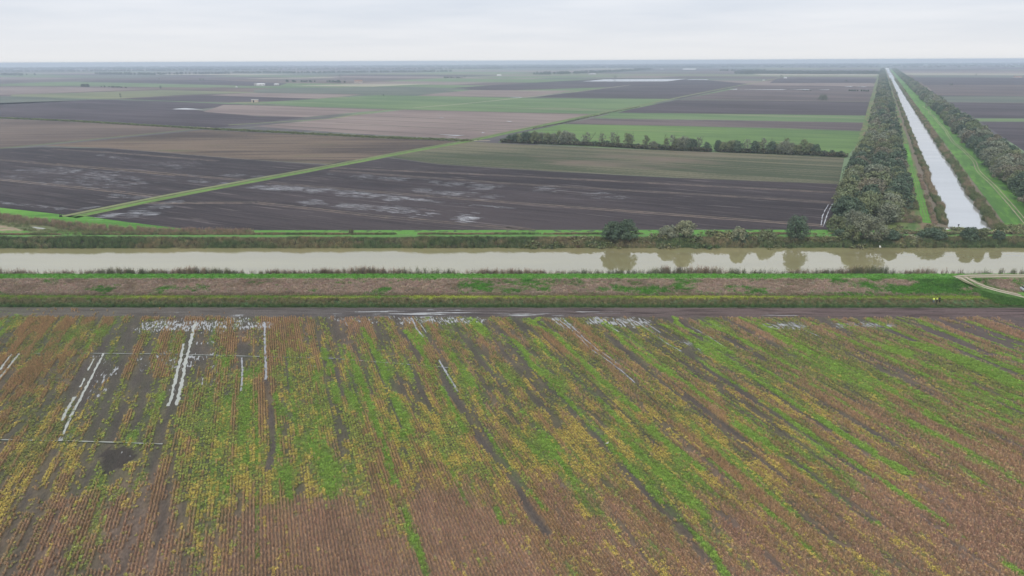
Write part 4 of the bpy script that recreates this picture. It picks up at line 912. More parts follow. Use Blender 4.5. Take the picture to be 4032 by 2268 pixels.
# ------------------------------------------------------------------ trees
def leaf_mat(name, c, var=.25):
    n = NB(name); t = n.attr('tint').outputs['Color']
    return n.done(n.mix(1.0, c, t, 'MULTIPLY'), .8, spec=.2)
LM = {'grey': leaf_mat('willow_grey_leaves', (.205, .22, .15)), 'olive': leaf_mat('willow_olive_leaves', (.17, .195, .10)), 'brown': leaf_mat('willow_brown_leaves', (.205, .19, .13)),
      'dark': leaf_mat('dark_green_leaves', (.095, .135, .085)), 'pale': leaf_mat('pale_willow_leaves', (.25, .265, .165)), 'bare': leaf_mat('thin_twigs', (.20, .195, .16))}
M_BARK = plain('bark', (.10, .085, .07), .95)
def tube(V, Q, a, b, r0, r1, n=6):
    a, b = np.array(a, float), np.array(b, float); d = b - a; d /= np.linalg.norm(d) + 1e-9
    e = np.cross(d, (0.3, .9, .1)); e /= np.linalg.norm(e); f = np.cross(d, e); i0 = len(V)
    for p, r in ((a, r0), (b, r1)):
        for k in range(n):
            t = 2 * math.pi * k / n; V.append(tuple(p + e * math.cos(t) * r + f * math.sin(t) * r))
    for k in range(n): Q.append((i0 + k, i0 + (k + 1) % n, i0 + n + (k + 1) % n, i0 + n + k))
def crown_mesh(seed, mat, Rr=5.0, Hh=9.5, nclump=34, nleaf=2200, leaf=.42, low=.12, flat=1.0, spread=1.0):
    g = np.random.default_rng(seed); q = np.zeros((nleaf, 4, 3), np.float32); t = np.zeros((nleaf, 3), np.float32)
    cs = []; p1, p2, p3 = g.random(3) * 6.28
    for i in range(nclump):
        th = i * 2.399 + g.random() * .8; el = ((i + .5) / nclump) ** .85
        rad = math.sqrt(max(.02, 1 - ((el - .30) / .74) ** 2)) * g.uniform(.72, 1.0) if i % 4 else g.uniform(.0, .5)
        lb = 1 + .22 * math.sin(2 * th + p1) + .14 * math.sin(3 * th + p2); hb_ = 1 - .16 * (1 + math.sin(2 * th + p3)) * min(1, rad)
        cs.append((math.cos(th) * rad * Rr * .82 * lb, math.sin(th) * rad * Rr * .82 * lb, Hh * (low + (1 - low - .08) * el * hb_), g.uniform(.26, .42) * Rr * spread, g.uniform(.80, 1.20), g.uniform(-.05, .05)))
    for i in range(nleaf):
        x, y, z, r, tn, hu = cs[i % nclump]
        d = g.normal(size=3); d[2] = d[2] * .9 + .25; d /= np.linalg.norm(d); p = np.array([x, y, z]) + d * r * (g.uniform(.55, 1.08)) * np.array([1, 1, .8 * flat])
        if p[2] < .15: p[2] = .15 + g.random() * .4
        nr = d + g.normal(size=3) * .45; s = leaf * g.uniform(.6, 1.3)
        q[i] = leafq(p, nr, s, g.normal(size=3)); v = tn * g.uniform(.78, 1.25); t[i] = (v * (1 + hu), v, v * (1 - hu))
    return card_mesh('crown', q, t, mat)
def trunk_mesh(seed, Rr=5.0, Hh=9.5, stems=3, fine=0):
    g = random.Random(seed); V, Q = [], []
    for i in range(stems):
        a = i * 6.28 / stems + g.random(); p = np.array([.25 * math.cos(a), .25 * math.sin(a), -.1]); r = .26 if stems < 3 else .2
        d = np.array([math.cos(a) * g.uniform(.15, .5), math.sin(a) * g.uniform(.15, .5), 1.0])
        for k in range(4):
            q_ = p + d * Hh * .2 + np.array([g.gauss(0, .15), g.gauss(0, .15), 0]); tube(V, Q, p, q_, r, r * .72); 
            for j in range(2 + fine):
                b = g.random() * 6.28; e = q_ + np.array([math.cos(b) * Rr * .4, math.sin(b) * Rr * .4, Hh * g.uniform(.1, .22)]); tube(V, Q, q_, e, r * .35, .03, 4)
                if fine:
                    for l in range(2): tube(V, Q, e * .5 + q_ * .5, e + np.array([g.gauss(0, .6), g.gauss(0, .6), g.uniform(.5, 1.4)]), r * .15, .02, 3)
            p, r = q_, r * .7; d = d + np.array([g.gauss(0, .15), g.gauss(0, .15), 0])
    return fast_mesh('trunk', np.array(V), np.array(Q), M_BARK, True)
PROT = {}
for ci, key in enumerate(('grey', 'olive', 'brown', 'dark')):
    for v in range(3): PROT[key, v] = (trunk_mesh(10 + v), crown_mesh(100 + ci * 10 + v, LM[key], nclump=26 + v * 5, nleaf=3000, leaf=.46, Hh=9.0 + v * .6))
for v in range(4): PROT['bare', v] = (trunk_mesh(40 + v, 3.2, 10.5, 2, 2), crown_mesh(200 + v, LM['bare'], 3.0, 11, 16, 520, .36, .30))
for v in range(2): PROT['tall', v] = (trunk_mesh(50 + v, 3.4, 10.5, 2, 1), crown_mesh(220 + v, LM['olive'], 3.4, 10.8, 20, 1300, .4, .12))
for v in range(2): PROT['bush', v] = (trunk_mesh(60 + v, 2.2, 3.2, 3), crown_mesh(240 + v, LM['dark'], 2.6, 3.6, 18, 900, .34, .02))
def tree(key, v, X, Y, z, s, label, group, name='willow_tree', sz=None, rz=None, cat='tree'):
    r = empty(name, (X, Y, z), rnd.random() * 6.28 if rz is None else rz); r.scale = s if isinstance(s, tuple) else (s, s, sz or s)
    tm, cm = PROT[key, v]
    a = bpy.data.objects.new('trunk', tm); C.objects.link(a); a.parent = r
    b = bpy.data.objects.new('crown', cm); C.objects.link(b); b.parent = r
    tag(r, label, cat, group); return r
CN = {'grey': 'grey-green', 'olive': 'olive-green', 'brown': 'brownish', 'dark': 'dark green', 'bare': 'thin-leaved', 'tall': 'slender olive', 'bush': 'low dark'}
def ordn(i): return '%d%s' % (i, 'th' if 10 < i % 100 < 14 else {1: 'st', 2: 'nd', 3: 'rd'}.get(i % 10, 'th'))
def belts():
    far_pts = []
    for side, t0, t1, ncol, gname, where in ((-1, -42, -14, 3, 'trees of the belt left of the side canal', 'left bank'), (1, 35, 55, 3, 'trees of the belt right of the side canal', 'right bank')):
        s = -6.0 if side < 0 else 22.0; num = 0
        while s < 5200:
            sp = 9.6 + s / 380.; num += 1
            for c in range(ncol):
                lo, hi = t0, t1
                if side < 0: lo = np.interp(s, [0, 150, 400, 900], [-43, -42, -36, -33]); hi = np.interp(s, [0, 30, 80, 300], [-20, -15, -13, -13])
                t = lo + (hi - lo) * (c + .5) / ncol + rnd.uniform(-2, 2); ss = s + rnd.uniform(-3, 3) + (c % 2) * sp * .5
                if c != 1 and num > 3 and rnd.random() < .10: continue
                X, Y = ST(ss, t); key = rnd.choices(['grey', 'olive', 'brown', 'dark'], [.28, .32, .20, .20])[0]
                if side < 0 and c == ncol - 1 and rnd.random() < .45: key = 'dark'  # shade on the belt's canal-side flank put into leaf colour: more dark trees here
                sc_ = rnd.choice([.85, 1.0, 1.12, 1.2, 1.32]) * rnd.uniform(.95, 1.05) * (1.0 if c not in (0, ncol - 1) else .88); v = rnd.randrange(3)
                if s < 330:
                    row = ('field-side', 'middle', 'grass-side')[c] if side < 0 else ('grass-side', 'middle', 'field-side')[c]
                    tree(key, v, X, Y, 0, (sc_ * 1.12, sc_ * 1.12, sc_), '%s tree, %s from the main canal in the %s row of the %s belt' % (CN[key], ordn(num), row, 'left' if side < 0 else 'right'), gname)
                else: far_pts.append((X, Y, sc_ * rnd.uniform(.9, 1.1), key))
            s += sp
    return far_pts
FARP = belts()
PC['crown'] = proto_coll('proto_crown', [])
def proto_crown_far():
    g = []
    m = inst_mat('far_foliage')
    for v in range(5):
        me = crown_mesh(300 + v, m, 5.0, 9.3, 22, 620, .85, .05); g.append(me)
    return g
PC['crown'] = proto_coll('proto_crownf', proto_crown_far())
KC = {'grey': (.205, .22, .15), 'olive': (.17, .195, .10), 'brown': (.205, .19, .13), 'dark': (.085, .12, .075)}
fp = np.array([(a, b, -.2) for a, b, s, k in FARP])
o = scatter('far_tree_belt', 'crown', fp, np.array([KC[k] for *_, k in FARP]) * jit(len(fp), .1, .03), np.array([s for _, _, s, _ in FARP]), label='continuing belts of trees beside the side canal, far off', cat='tree belt')

# tree line across the parcel, beyond the near ploughed land
base = P([(1965, 560), (2300, 573), (2600, 590), (3205, 612), (3330, 619)])
def base_at(px): 
    f = np.interp(px, [1965, 2300, 2600, 3205, 3330], range(5)); i = int(min(f, 3.999)); a = f - i; return base[i] * (1 - a) + base[i + 1] * a
row = [(1990,'bush',.9),(2008,'dark',.6),(2030,'dark',.75),(2050,'olive',.85),(2068,'dark',.95),(2088,'dark',1.0),(2110,'olive',1.0),(2135,'grey',.9),(2160,'olive',.9),(2185,'grey',.85),(2205,'tall',1.0),(2228,'grey',1.1),(2250,'grey',.95),(2275,'bush',1.2),(2298,'bare',.8),
       (2316,'bare',1.0),(2345,'bush',1.1),(2374,'bare',1.0),(2395,'bush',1.2),(2420,'bare',1.05),(2440,'tall',.8),(2475,'tall',1.1),(2492,'bare',1.0),(2515,'bush',1.0),(2550,'tall',.95),(2575,'grey',.7),(2600,'bush',1.1),(2630,'tall',.8),(2650,'bare',1.1),(2672,'olive',.85),
       (2700,'grey',1.05),(2722,'dark',1.0),(2742,'dark',.95),(2765,'bare',.95),(2792,'dark',.7),(2845,'dark',.8),(2862,'olive',.8),(2895,'olive',.95),(2912,'dark',.85),(2950,'bare',.95),(2985,'dark',.85),(3002,'tall',.8),(3020,'bare',1.05),(3048,'dark',.85),(3072,'olive',.8),
       (3095,'grey',.95),(3108,'tall',1.05),(3130,'grey',.8),(3150,'olive',.8),(3170,'tall',1.05),(3195,'olive',.9),(3212,'dark',.75),(3245,'bush',1.1),(3280,'bush',1.2),(3310,'bush',1.1)]
for i, (px, key, s_) in enumerate(row):
    x, y = base_at(px); y += rnd.uniform(0, 7); nv = {'bare': 4, 'tall': 2, 'bush': 2}.get(key, 3)
    zone = 'left end' if px < 2250 else 'sparse middle' if px < 2620 else 'dense middle clump' if px < 2800 else 'right part' if px < 3215 else 'low right tip'
    tree(key, rnd.randrange(nv), x, y, 0, s_ * 1.0, '%s tree, %s from the left in the tree line between the fields' % (CN[key], ordn(i + 1)), 'trees of the line between the fields', 'field_tree')
nn = 2600; f = R.uniform(1975, 3330, nn); f = f[~((f > 2803) & (f < 2838)) & ((f < 3215) | (R.random(nn) < .55))]; nn = len(f); bp = np.array([base_at(a) for a in f]); 
scatter('undergrowth', 'leafy', np.stack([bp[:, 0], bp[:, 1] + R.uniform(-1.5, 6, nn), 0 * f], -1), colmix((.07, .09, .055), (.13, .12, .085), R.random(nn)) * jit(nn, .2), R.uniform(3.5, 8.5, nn))

# lone trees and bushes on the far bank of the main canal: own crowns
def bush(px, base_y, width, height, mat, label, name='bank_bush', z=None, nleaf=4200, seed=0, low=.02, cat='bush', stems=4):
    x, y = G(px, base_y, .8); zz_ = float(bankz(np.array([x]), np.array([y]))[0]) if y < Y_FAR else 0.0
    if z is not None: zz_ = z
    x, y = G(px, base_y, zz_); d = depth(x, y); w_ = width * d / F; h = height * d / F
    r = empty(name, (x, y, zz_ - .05)); tag(r, label, cat)
    obj('trunk', trunk_mesh(seed + 400, w_ / 2, h, stems), r); obj('crown', crown_mesh(seed + 500, LM[mat], w_ / 2, h, 36, nleaf, .34 if w_ > 4 else .24, low), r)
bush(2410, 940, 78, 72, 'dark', 'left half of the broad dark round bush pair on the far canal bank', seed=1, cat='bush')
bush(2466, 940, 80, 78, 'dark', 'right, taller half of the broad dark round bush pair on the far canal bank', seed=2)
bush(2632, 932, 66, 42, 'grey', 'smaller grey-green bush left of the tall pale willow on the far bank', seed=3)
bush(2695, 934, 78, 66, 'pale', 'pale round-topped willow standing on the far canal bank', 'willow_tree', seed=4, low=.15, cat='tree')
bush(2908, 938, 62, 44, 'pale', 'pale leafy bush behind a dark one on the far bank', seed=5)
bush(2912, 972, 70, 66, 'dark', 'dark bush at the water\'s edge in front of the pale bush', seed=6)
bush(3012, 970, 76, 68, 'olive', 'upright olive bush hanging over the far water\'s edge', seed=7)
bush(3137, 934, 100, 84, 'dark', 'dark round bush beside the corner of the ploughed field', seed=8)
bush(3308, 955, 72, 52, 'dark', 'dark bush in front of the first willow of the left belt', seed=9)
bush(3350, 942, 60, 60, 'olive', 'olive bush between the dark bush and the big pale willow', seed=14)
bush(3405, 938, 135, 95, 'grey', 'big grey willow at the canal end of the left belt', 'willow_tree', nleaf=6500, seed=10, low=.06, cat='tree')
bush(3290, 912, 70, 66, 'olive', 'rounded olive willow at the field corner of the left belt', 'willow_tree', seed=15, low=.05, cat='tree')
bush(3355, 905, 90, 80, 'grey', 'grey willow behind the big one at the end of the left belt', 'willow_tree', seed=16, low=.05, cat='tree')
bush(3455, 965, 60, 44, 'olive', 'low olive scrub bush above the water below the big willow', seed=17)
bush(3510, 938, 62, 30, 'dark', 'low dark thicket right of the big willow', seed=11)
bush(3592, 968, 62, 42, 'pale', 'pale scrubby bush at the water below the side canal mouth', seed=12)
bush(3670, 934, 95, 28, 'dark', 'long low thicket in front of the side canal mouth', seed=18)
bush(3812, 948, 58, 56, 'dark', 'dark round bush in front of the end of the side canal', seed=13)
bush(3866, 946, 42, 50, 'olive', 'loose bush at the right corner of the side canal mouth', seed=19)
bush(3928, 944, 42, 38, 'dark', 'dark bush on the grass right of the side canal mouth', seed=20)
bush(1384, 927, 26, 26, 'olive', 'lone little bush on the strip between two reed belts', seed=21, nleaf=900)
bush(3240, 395, 44, 22, 'dark', 'dark tree clump at the field edge beside the left belt', 'field_tree', z=0, seed=22, cat='tree clump', nleaf=2600)
bush(3530, 372, 12, 12, 'dark', 'small dark bush leaning over the side canal', z=0, seed=23, nleaf=600)
bush(475, 386, 7, 20, 'dark', 'lone slender poplar in the far left pasture', 'poplar_tree', z=0, seed=24, low=.1, cat='tree', nleaf=900, stems=1)
bush(632, 348, 11, 12, 'dark', 'small round tree beyond the far left pasture', 'field_tree', z=0, seed=25, cat='tree', nleaf=700)
bush(788, 317, 9, 9, 'dark', 'left one of two round trees on the dark far field', 'field_tree', z=0, seed=26, cat='tree', nleaf=600)
bush(801, 317, 9, 9, 'dark', 'right one of two round trees on the dark far field', 'field_tree', z=0, seed=27, cat='tree', nleaf=600)
bush(627, 313, 6, 6, 'dark', 'tiny tree on the edge of the far dark field, upper left', 'field_tree', z=0, seed=28, cat='tree', nleaf=400)
bush(1339, 304, 22, 11, 'dark', 'wide round tree clump far out left of the middle', 'field_tree', z=0, seed=29, cat='tree clump', nleaf=900)
bush(1829, 307, 8, 10, 'dark', 'lone round tree beside a thin far hedge', 'field_tree', z=0, seed=30, cat='tree', nleaf=500)
bush(1736, 301, 13, 5, 'dark', 'flat bush at the far green field, middle of the view', z=0, seed=31, nleaf=400)
bush(2422, 311, 14, 14, 'dark', 'large tree standing at the flooded field', 'field_tree', z=0, seed=32, cat='tree', nleaf=900, low=.2)
bush(3076, 307, 14, 13, 'dark', 'tree beside the white hut near the far belt', 'field_tree', z=0, seed=33, cat='tree', nleaf=800)
bush(3332, 319, 8, 6, 'dark', 'small bush on the dark far field left of the belt', z=0, seed=34, nleaf=400)
bush(3842, 297, 11, 7, 'dark', 'round bush on the pale strip right of the belts', z=0, seed=35, nleaf=400)
bush(3746, 336, 13, 8, 'dark', 'low bush on the dark field right of the belts', z=0, seed=36, nleaf=400)
bush(1510, 376, 7, 3.5, 'dark', 'speck of a bush at the upper edge of the green field', z=0, seed=37, nleaf=300)
bush(2352, 292, 30, 6, 'dark', 'long tree clump beside far farm buildings', z=0, seed=38, nleaf=600)

# thin hedges and far woods, each one mass
def tree_mass(name, px, n, wid, sc_, col, label, dj=.12, z=-.3):
    X, Y = along(px, n, wid)
    scatter(name, 'crown', np.stack([X, Y, z + 0 * X], -1), np.array(col) * jit(n, dj, .03), np.stack([R.uniform(.7, 1.25, n) * sc_] * 2 + [R.uniform(.7, 1.2, n) * sc_], -1), label=label, cat='hedge' if name == 'hedge' else 'wood')
DK = (.085, .11, .07)
tree_mass('hedge', [(318, 341), (350, 342)], 8, 3, .8, DK, 'short bush row at the edge of the far left green field')
tree_mass('hedge', [(360, 342), (430, 343), (500, 346)], 16, 3, .45, DK, 'thin low bush row right of it on the far left')
tree_mass('hedge', [(1108, 322), (1160, 323), (1240, 323)], 22, 4, .75, DK, 'gappy line of small trees left of the far barn')
tree_mass('hedge', [(1288, 324), (1362, 325)], 20, 4, .75, DK, 'line of small trees just left of the far barn')
tree_mass('hedge', [(1745, 307), (1820, 308)], 24, 4, .6, DK, 'thin dark hedge ending at a round tree, far middle')
tree_mass('hedge', [(3160, 357), (3200, 357)], 8, 1, .25, DK, 'low bush row on the wet field')
tree_mass('hedge', [(3340, 358), (3420, 360)], 26, 2, .35, DK, 'dark low hedge on the wet field beside the left belt')
tree_mass('wood', [(2925, 291), (2990, 290), (3200, 291), (3462, 291)], 420, 22, 1.5, DK, 'long dark wood reaching the left belt, far off', .15)
tree_mass('wood', [(2120, 294), (2250, 290), (2400, 284), (2560, 275)], 260, 20, 1.35, DK, 'slanting line of trees beyond the flooded field')
tree_mass('wood', [(3570, 259), (3626, 259)], 60, 15, 1.6, DK, 'small wood right of the far end of the side canal')
tree_mass('wood', [(2840, 279), (2930, 280), (3000, 279)], 60, 15, 1.2, DK, 'short tree row behind the long dark wood')
for i, px in enumerate([[(920, 287), (1270, 288)], [(1280, 287), (1780, 282)], [(400, 292), (600, 295)], [(640, 293), (900, 290)], [(0, 296), (80, 297)], [(-60, 283), (500, 281)], [(500, 280), (1100, 276)], [(1150, 275), (2000, 271)], [(2000, 268), (2800, 266)], [(2100, 262), (3450, 260)],
                        [(-80, 272), (1000, 270)], [(900, 268), (2100, 264)], [(2600, 257), (3480, 255)], [(3560, 252), (4100, 249)]]):
    p = P(px); L = math.hypot(*(p[1] - p[0])); tree_mass('wood', px, int(L / 7) + 20, 30, 1.25, DK, 'far misty tree line, number %d from the nearer left' % (i + 1) if 0 else 'far misty line of trees near the horizon')
# the last trees and villages, scattered up to the horizon
n = 9000; ang = R.uniform(-1.0, .95, n); rr_ = np.sqrt(R.uniform(6800 ** 2, 13500 ** 2, n)); X, Y = rr_ * np.sin(ang), rr_ * np.cos(ang)
k = fbm(X / 500., Y / 260., 3, 71) > .44; X, Y = X[k], Y[k]
scatter('far_woods', 'crown', np.stack([X, Y, -.3 + 0 * X], -1), np.array(DK) * jit(len(X), .12, .03), np.stack([R.uniform(1.2, 2.6, len(X))] * 2 + [R.uniform(.9, 1.5, len(X))], -1), label='scattered far trees along the horizon', cat='wood')

# ------------------------------------------------------------------ buildings
M_WALL = {'white': plain('render_white', (.72, .71, .68)), 'pink': plain('render_pink', (.52, .42, .36)), 'grey': plain('render_grey', (.42, .40, .38))}
M_ROOF = {'white': plain('roof_white', (.78, .78, .76)), 'red': plain('roof_tile', (.30, .15, .10)), 'grey': plain('roof_grey', (.30, .29, .28))}
M_GLASS = plain('window_dark', (.03, .035, .04), .2, .5)
def boxm(name, x0, x1, y0, y1, z0, z1, mat):
    V = [(x, y, z) for z in (z0, z1) for x, y in ((x0, y0), (x1, y0), (x1, y1), (x0, y1))]
    return mesh(name, V, [(0, 3, 2, 1), (4, 5, 6, 7), (0, 1, 5, 4), (1, 2, 6, 5), (2, 3, 7, 6), (3, 0, 4, 7)], mat)
def house(px, py, w_, d, h, wall, roof, label, rz=0.0, name='farm_building', nwin=3, flat=False, big_door=False):
    x, y = G(px, py); r = empty(name, (x, y + d / 2, 0), rz); tag(r, label, 'building')
    obj('wall', boxm('wall', -w_ / 2, w_ / 2, -d / 2, d / 2, 0, h, M_WALL[wall]), r)
    if flat: rm = boxm('roof', -w_ / 2 - .4, w_ / 2 + .4, -d / 2 - .5, d / 2 + .3, h, h + .35, M_ROOF[roof])
    else:
        e = .5; t = h + d * .25; x0, x1, y0, y1 = -w_ / 2 - e, w_ / 2 + e, -d / 2 - e, d / 2 + e
        V = [(x0, y0, h), (x1, y0, h), (x1, y1, h), (x0, y1, h), (x0, 0, t), (x1, 0, t)]
        rm = mesh('roof', V, [(0, 1, 5, 4), (3, 4, 5, 2), (0, 4, 3), (1, 2, 5), (0, 3, 2, 1)], M_ROOF[roof])
    obj('roof', rm, r)
    dw, dh = (w_ * .22, h * .8) if big_door else (1.1, 2.1); dx = -w_ * (.18 if big_door else .05)
    obj('door', boxm('door', dx - dw / 2, dx + dw / 2, -d / 2 - .06, -d / 2 + .02, 0, dh, M_GLASS), r)
    for i in range(nwin):
        cx_ = -w_ / 2 + w_ * (i + .5) / nwin
        if abs(cx_ - dx) < dw: continue
        obj('window', boxm('window', cx_ - .6, cx_ + .6, -d / 2 - .05, -d / 2 + .02, h * .45, h * .75, M_GLASS), r)
house(1002, 403, 10.5, 6, 4.2, 'pink', 'white', 'small pinkish shed with a white roof at the corner of the green field', .15, 'shed', nwin=0, flat=True, big_door=True)
house(1026, 337, 22, 9, 4.0, 'white', 'white', 'long low white farmhouse on the far fields, left of the middle', 0, nwin=5)
house(1006, 337, 8, 8, 5, 'grey', 'grey', 'small grey outbuilding touching the long white farmhouse', 0, nwin=1)
house(1088, 337, 12, 8, 3.5, 'grey', 'white', 'low pale shed group right of the long white farmhouse', 0, nwin=2)
house(931, 345, 3.2, 2.6, 3.0, 'white', 'white', 'tiny white pump hut at the dark field edge', 0, 'hut', nwin=0)
house(1411, 326, 25, 10, 6, 'pink', 'red', 'two-storey pink farmhouse beside a row of trees', 0, nwin=6)
house(2343, 286, 18, 10, 6, 'white', 'grey', 'white farm building among far trees beyond the flood', 0, nwin=4)
house(2334, 295, 30, 9, 4, 'grey', 'white', 'low pale barns in front of the far farm trees', 0, nwin=4)
house(1965, 299, 20, 9, 4, 'white', 'white', 'pale far farmhouse right of the thin hedge', 0, nwin=4)
house(2715, 275, 90, 14, 6, 'white', 'white', 'long white shed roof near the horizon', 0, nwin=0)
house(2606, 273, 22, 10, 5, 'white', 'grey', 'small pale house left of the long white shed', 0, nwin=3)
house(3093, 309, 9, 6, 3.5, 'white', 'white', 'white hut beside a tree on the parcel track', .3, 'hut', nwin=1)
house(3007, 318, 5, 4, 3.2, 'white', 'grey', 'tiny hut at the parcel track, left of the tree', .3, 'hut', nwin=0)
house(4010, 306, 26, 8, 4, 'pink', 'red', 'long low reddish barn on the far right fields', 0, nwin=4)
house(62, 297, 20, 10, 6, 'white', 'grey', 'pale far farmhouse at the left edge of the view', 0, nwin=3)
for i in range(26):                                            # villages on the horizon
    x_ = [150, 370, 395, 520, 640, 905, 1120, 1180, 1210, 1420, 1510, 1700, 1985, 2190, 2210, 2530, 2700, 2790, 2860, 3060, 3290, 3680, 3790, 3890, 3960, 80][i]
    hy = 262 - x_ / 4032 * 17 + rnd.uniform(0, 5)
    house(x_, hy, rnd.uniform(16, 34), 12, rnd.uniform(6, 10), 'white', rnd.choice(['white', 'grey']), 'pale distant house on the horizon', 0, 'distant_house', nwin=0)
for i, o in enumerate(sorted([o for o in bpy.data.objects if o.name.startswith('distant_house')], key=lambda o: o.location[0] / o.location[1])):
    o['group'] = 'distant houses on the horizon'; o['label'] = 'pale distant house on the horizon, %s from the left' % ordn(i + 1)

# footbridge over the side canal
s_b = to_st(*G(3510, 290))[0]
bx, by = ST(s_b, CW / 2); br = empty('footbridge', (bx, by, 0), -A2); tag(br, 'small bridge crossing the side canal far off', 'bridge')
M_CON = plain('concrete', (.38, .37, .35))
obj('deck', boxm('deck', -14, 14, -3, 3, 1.0, 1.7, M_CON), br)
for sg in (-1, 1):
    obj('parapet', boxm('parapet', -14, 14, sg * 2.9 - .12, sg * 2.9 + .12, 1.7, 2.8, M_CON), br); obj('abutment', boxm('abutment', sg * 11.4 - 2.6, sg * 11.4 + 2.6, -2.9, 2.9, -1.2, 1.0, M_CON), br)
# fishing shelter with a pale roof on the left floodplain
sx, sy = G(3506, 424); sh = empty('fishing_shelter', (sx, sy, 0), -A2); tag(sh, 'small pale roofed shelter on the grass between belt and side canal', 'shelter')
for a in (-1.6, 1.6):
    for b in (-1.2, 1.2): obj('post', boxm('post', a - .07, a + .07, b - .07, b + .07, 0, 2.3, M_BARK), sh)
obj('roof', mesh('roof', [(-2.2, -1.8, 2.2), (2.2, -1.8, 2.2), (2.2, 1.8, 2.6), (-2.2, 1.8, 2.6), (-2.2, -1.8, 2.3), (2.2, -1.8, 2.3), (2.2, 1.8, 2.7), (-2.2, 1.8, 2.7)], [(0, 3, 2, 1), (4, 5, 6, 7), (0, 1, 5, 4), (1, 2, 6, 5), (2, 3, 7, 6), (3, 0, 4, 7)], M_ROOF['white']), sh)
obj('back_wall', boxm('back_wall', -1.6, 1.6, 1.2, 1.26, 0, 2.2, M_WALL['white']), sh)
# gauge post with a small plate at the end of the side canal
gx_, gy_ = G(3771, 903, -.5); gp_ = empty('gauge_post', (gx_, gy_, -1.0)); tag(gp_, 'thin post with a small plate at the end of the side canal', 'post')
obj('post', boxm('post', -.08, .08, -.08, .08, 0, 2.6, M_BARK), gp_); obj('plate', boxm('plate', -.35, .35, -.12, -.085, 2.1, 2.6, M_GLASS), gp_)
# sluice frame at the start of the parcel track
gx_, gy_ = G(240, 855); sl = empty('sluice', (gx_, gy_, 0)); tag(sl, 'small dark sluice frame at the start of the parcel track', 'sluice')
for a in (-.7, .7): obj('post', mesh('post', [(a - .1, -.1, 0), (a + .1, -.1, 0), (a + .1, .1, 0), (a - .1, .1, 0), (a * .3 - .08, -.08, 1.7), (a * .3 + .08, -.08, 1.7), (a * .3 + .08, .08, 1.7), (a * .3 - .08, .08, 1.7)], [(0, 1, 5, 4), (1, 2, 6, 5), (2, 3, 7, 6), (3, 0, 4, 7), (4, 5, 6, 7)], M_BARK), sl)
obj('gate', boxm('gate', -.6, .6, -.05, .05, 0, .9, M_GLASS), sl)

# ------------------------------------------------------------------ gravel road on and down the embankment, right
def draped(name, px, width, mat, zf, lift=.10, off=0.0, step=.8, wig=.2):
    pts = np.array([G(a, b, zf(a, b)) for a, b in px]); d = np.hypot(*(pts[1:] - pts[:-1]).T); L = np.concatenate([[0], np.cumsum(d)])
    zs = np.array([zf(a, b) for a, b in px]); s = np.arange(0, L[-1], step); x = np.interp(s, L, pts[:, 0]); y = np.interp(s, L, pts[:, 1]); z = np.interp(s, L, zs)
    tx, ty = np.gradient(x), np.gradient(y); l = np.hypot(tx, ty); nx, ny = ty / l, -tx / l; rows = []
    for k in range(5):
        q = (k / 4 - .5) * width * (1 + (fbm(s / 2., s * 0 + k + off, 2) - .5) * wig) + off; X_, Y_ = x + nx * q, y + ny * q
        zz2 = z if mat is ROADBED else z + .05
        rows.append(np.stack([X_, Y_, zz2 + lift], -1))
    V = np.stack(rows); nr, ns = V.shape[:2]; idx = np.arange(nr * ns).reshape(nr, ns)
    Q = np.stack([idx[:-1, :-1], idx[1:, :-1], idx[1:, 1:], idx[:-1, 1:]], -1).reshape(-1, 4)
    me = fast_mesh(name, V.reshape(-1, 3), Q, mat, True); tag(obj(name, me), kind='structure')
ROADBED = field_mat('worn_track_bed', srgb(118, 122, 84), srgb(146, 138, 110), 90, .6, 6, 1.2)
top = [(3765, 1093), (3790, 1090), (3830, 1088), (3900, 1087), (4032, 1087), (4160, 1087)]
zt = lambda a, b: 3.42
draped('gravel_road', top, 3.6, ROADBED, zt, .02)
for o_ in (-.95, .95): draped('gravel_road', top, .75, m_chalk, zt, .03, o_, wig=.5)
down = [(3785, 1090), (3800, 1098), (3830, 1114), (3870, 1129), (3920, 1143), (3970, 1155), (4032, 1169), (4120, 1187)]
zdn = lambda a, b: float(np.interp(a, [3785, 3800, 3850, 3920, 4000, 4120], [3.45, 3.4, 2.9, 2.2, 1.5, .7]))
draped('gravel_road', down, 4.2, ROADBED, zdn, .08)
for o_ in (-.9, .9): draped('gravel_road', down, .8, m_chalk, zdn, .10, o_, wig=.4)
draped('gravel_road', [(3762, 1093), (3775, 1094), (3788, 1097)], 1.6, m_chalk, zt, .06)
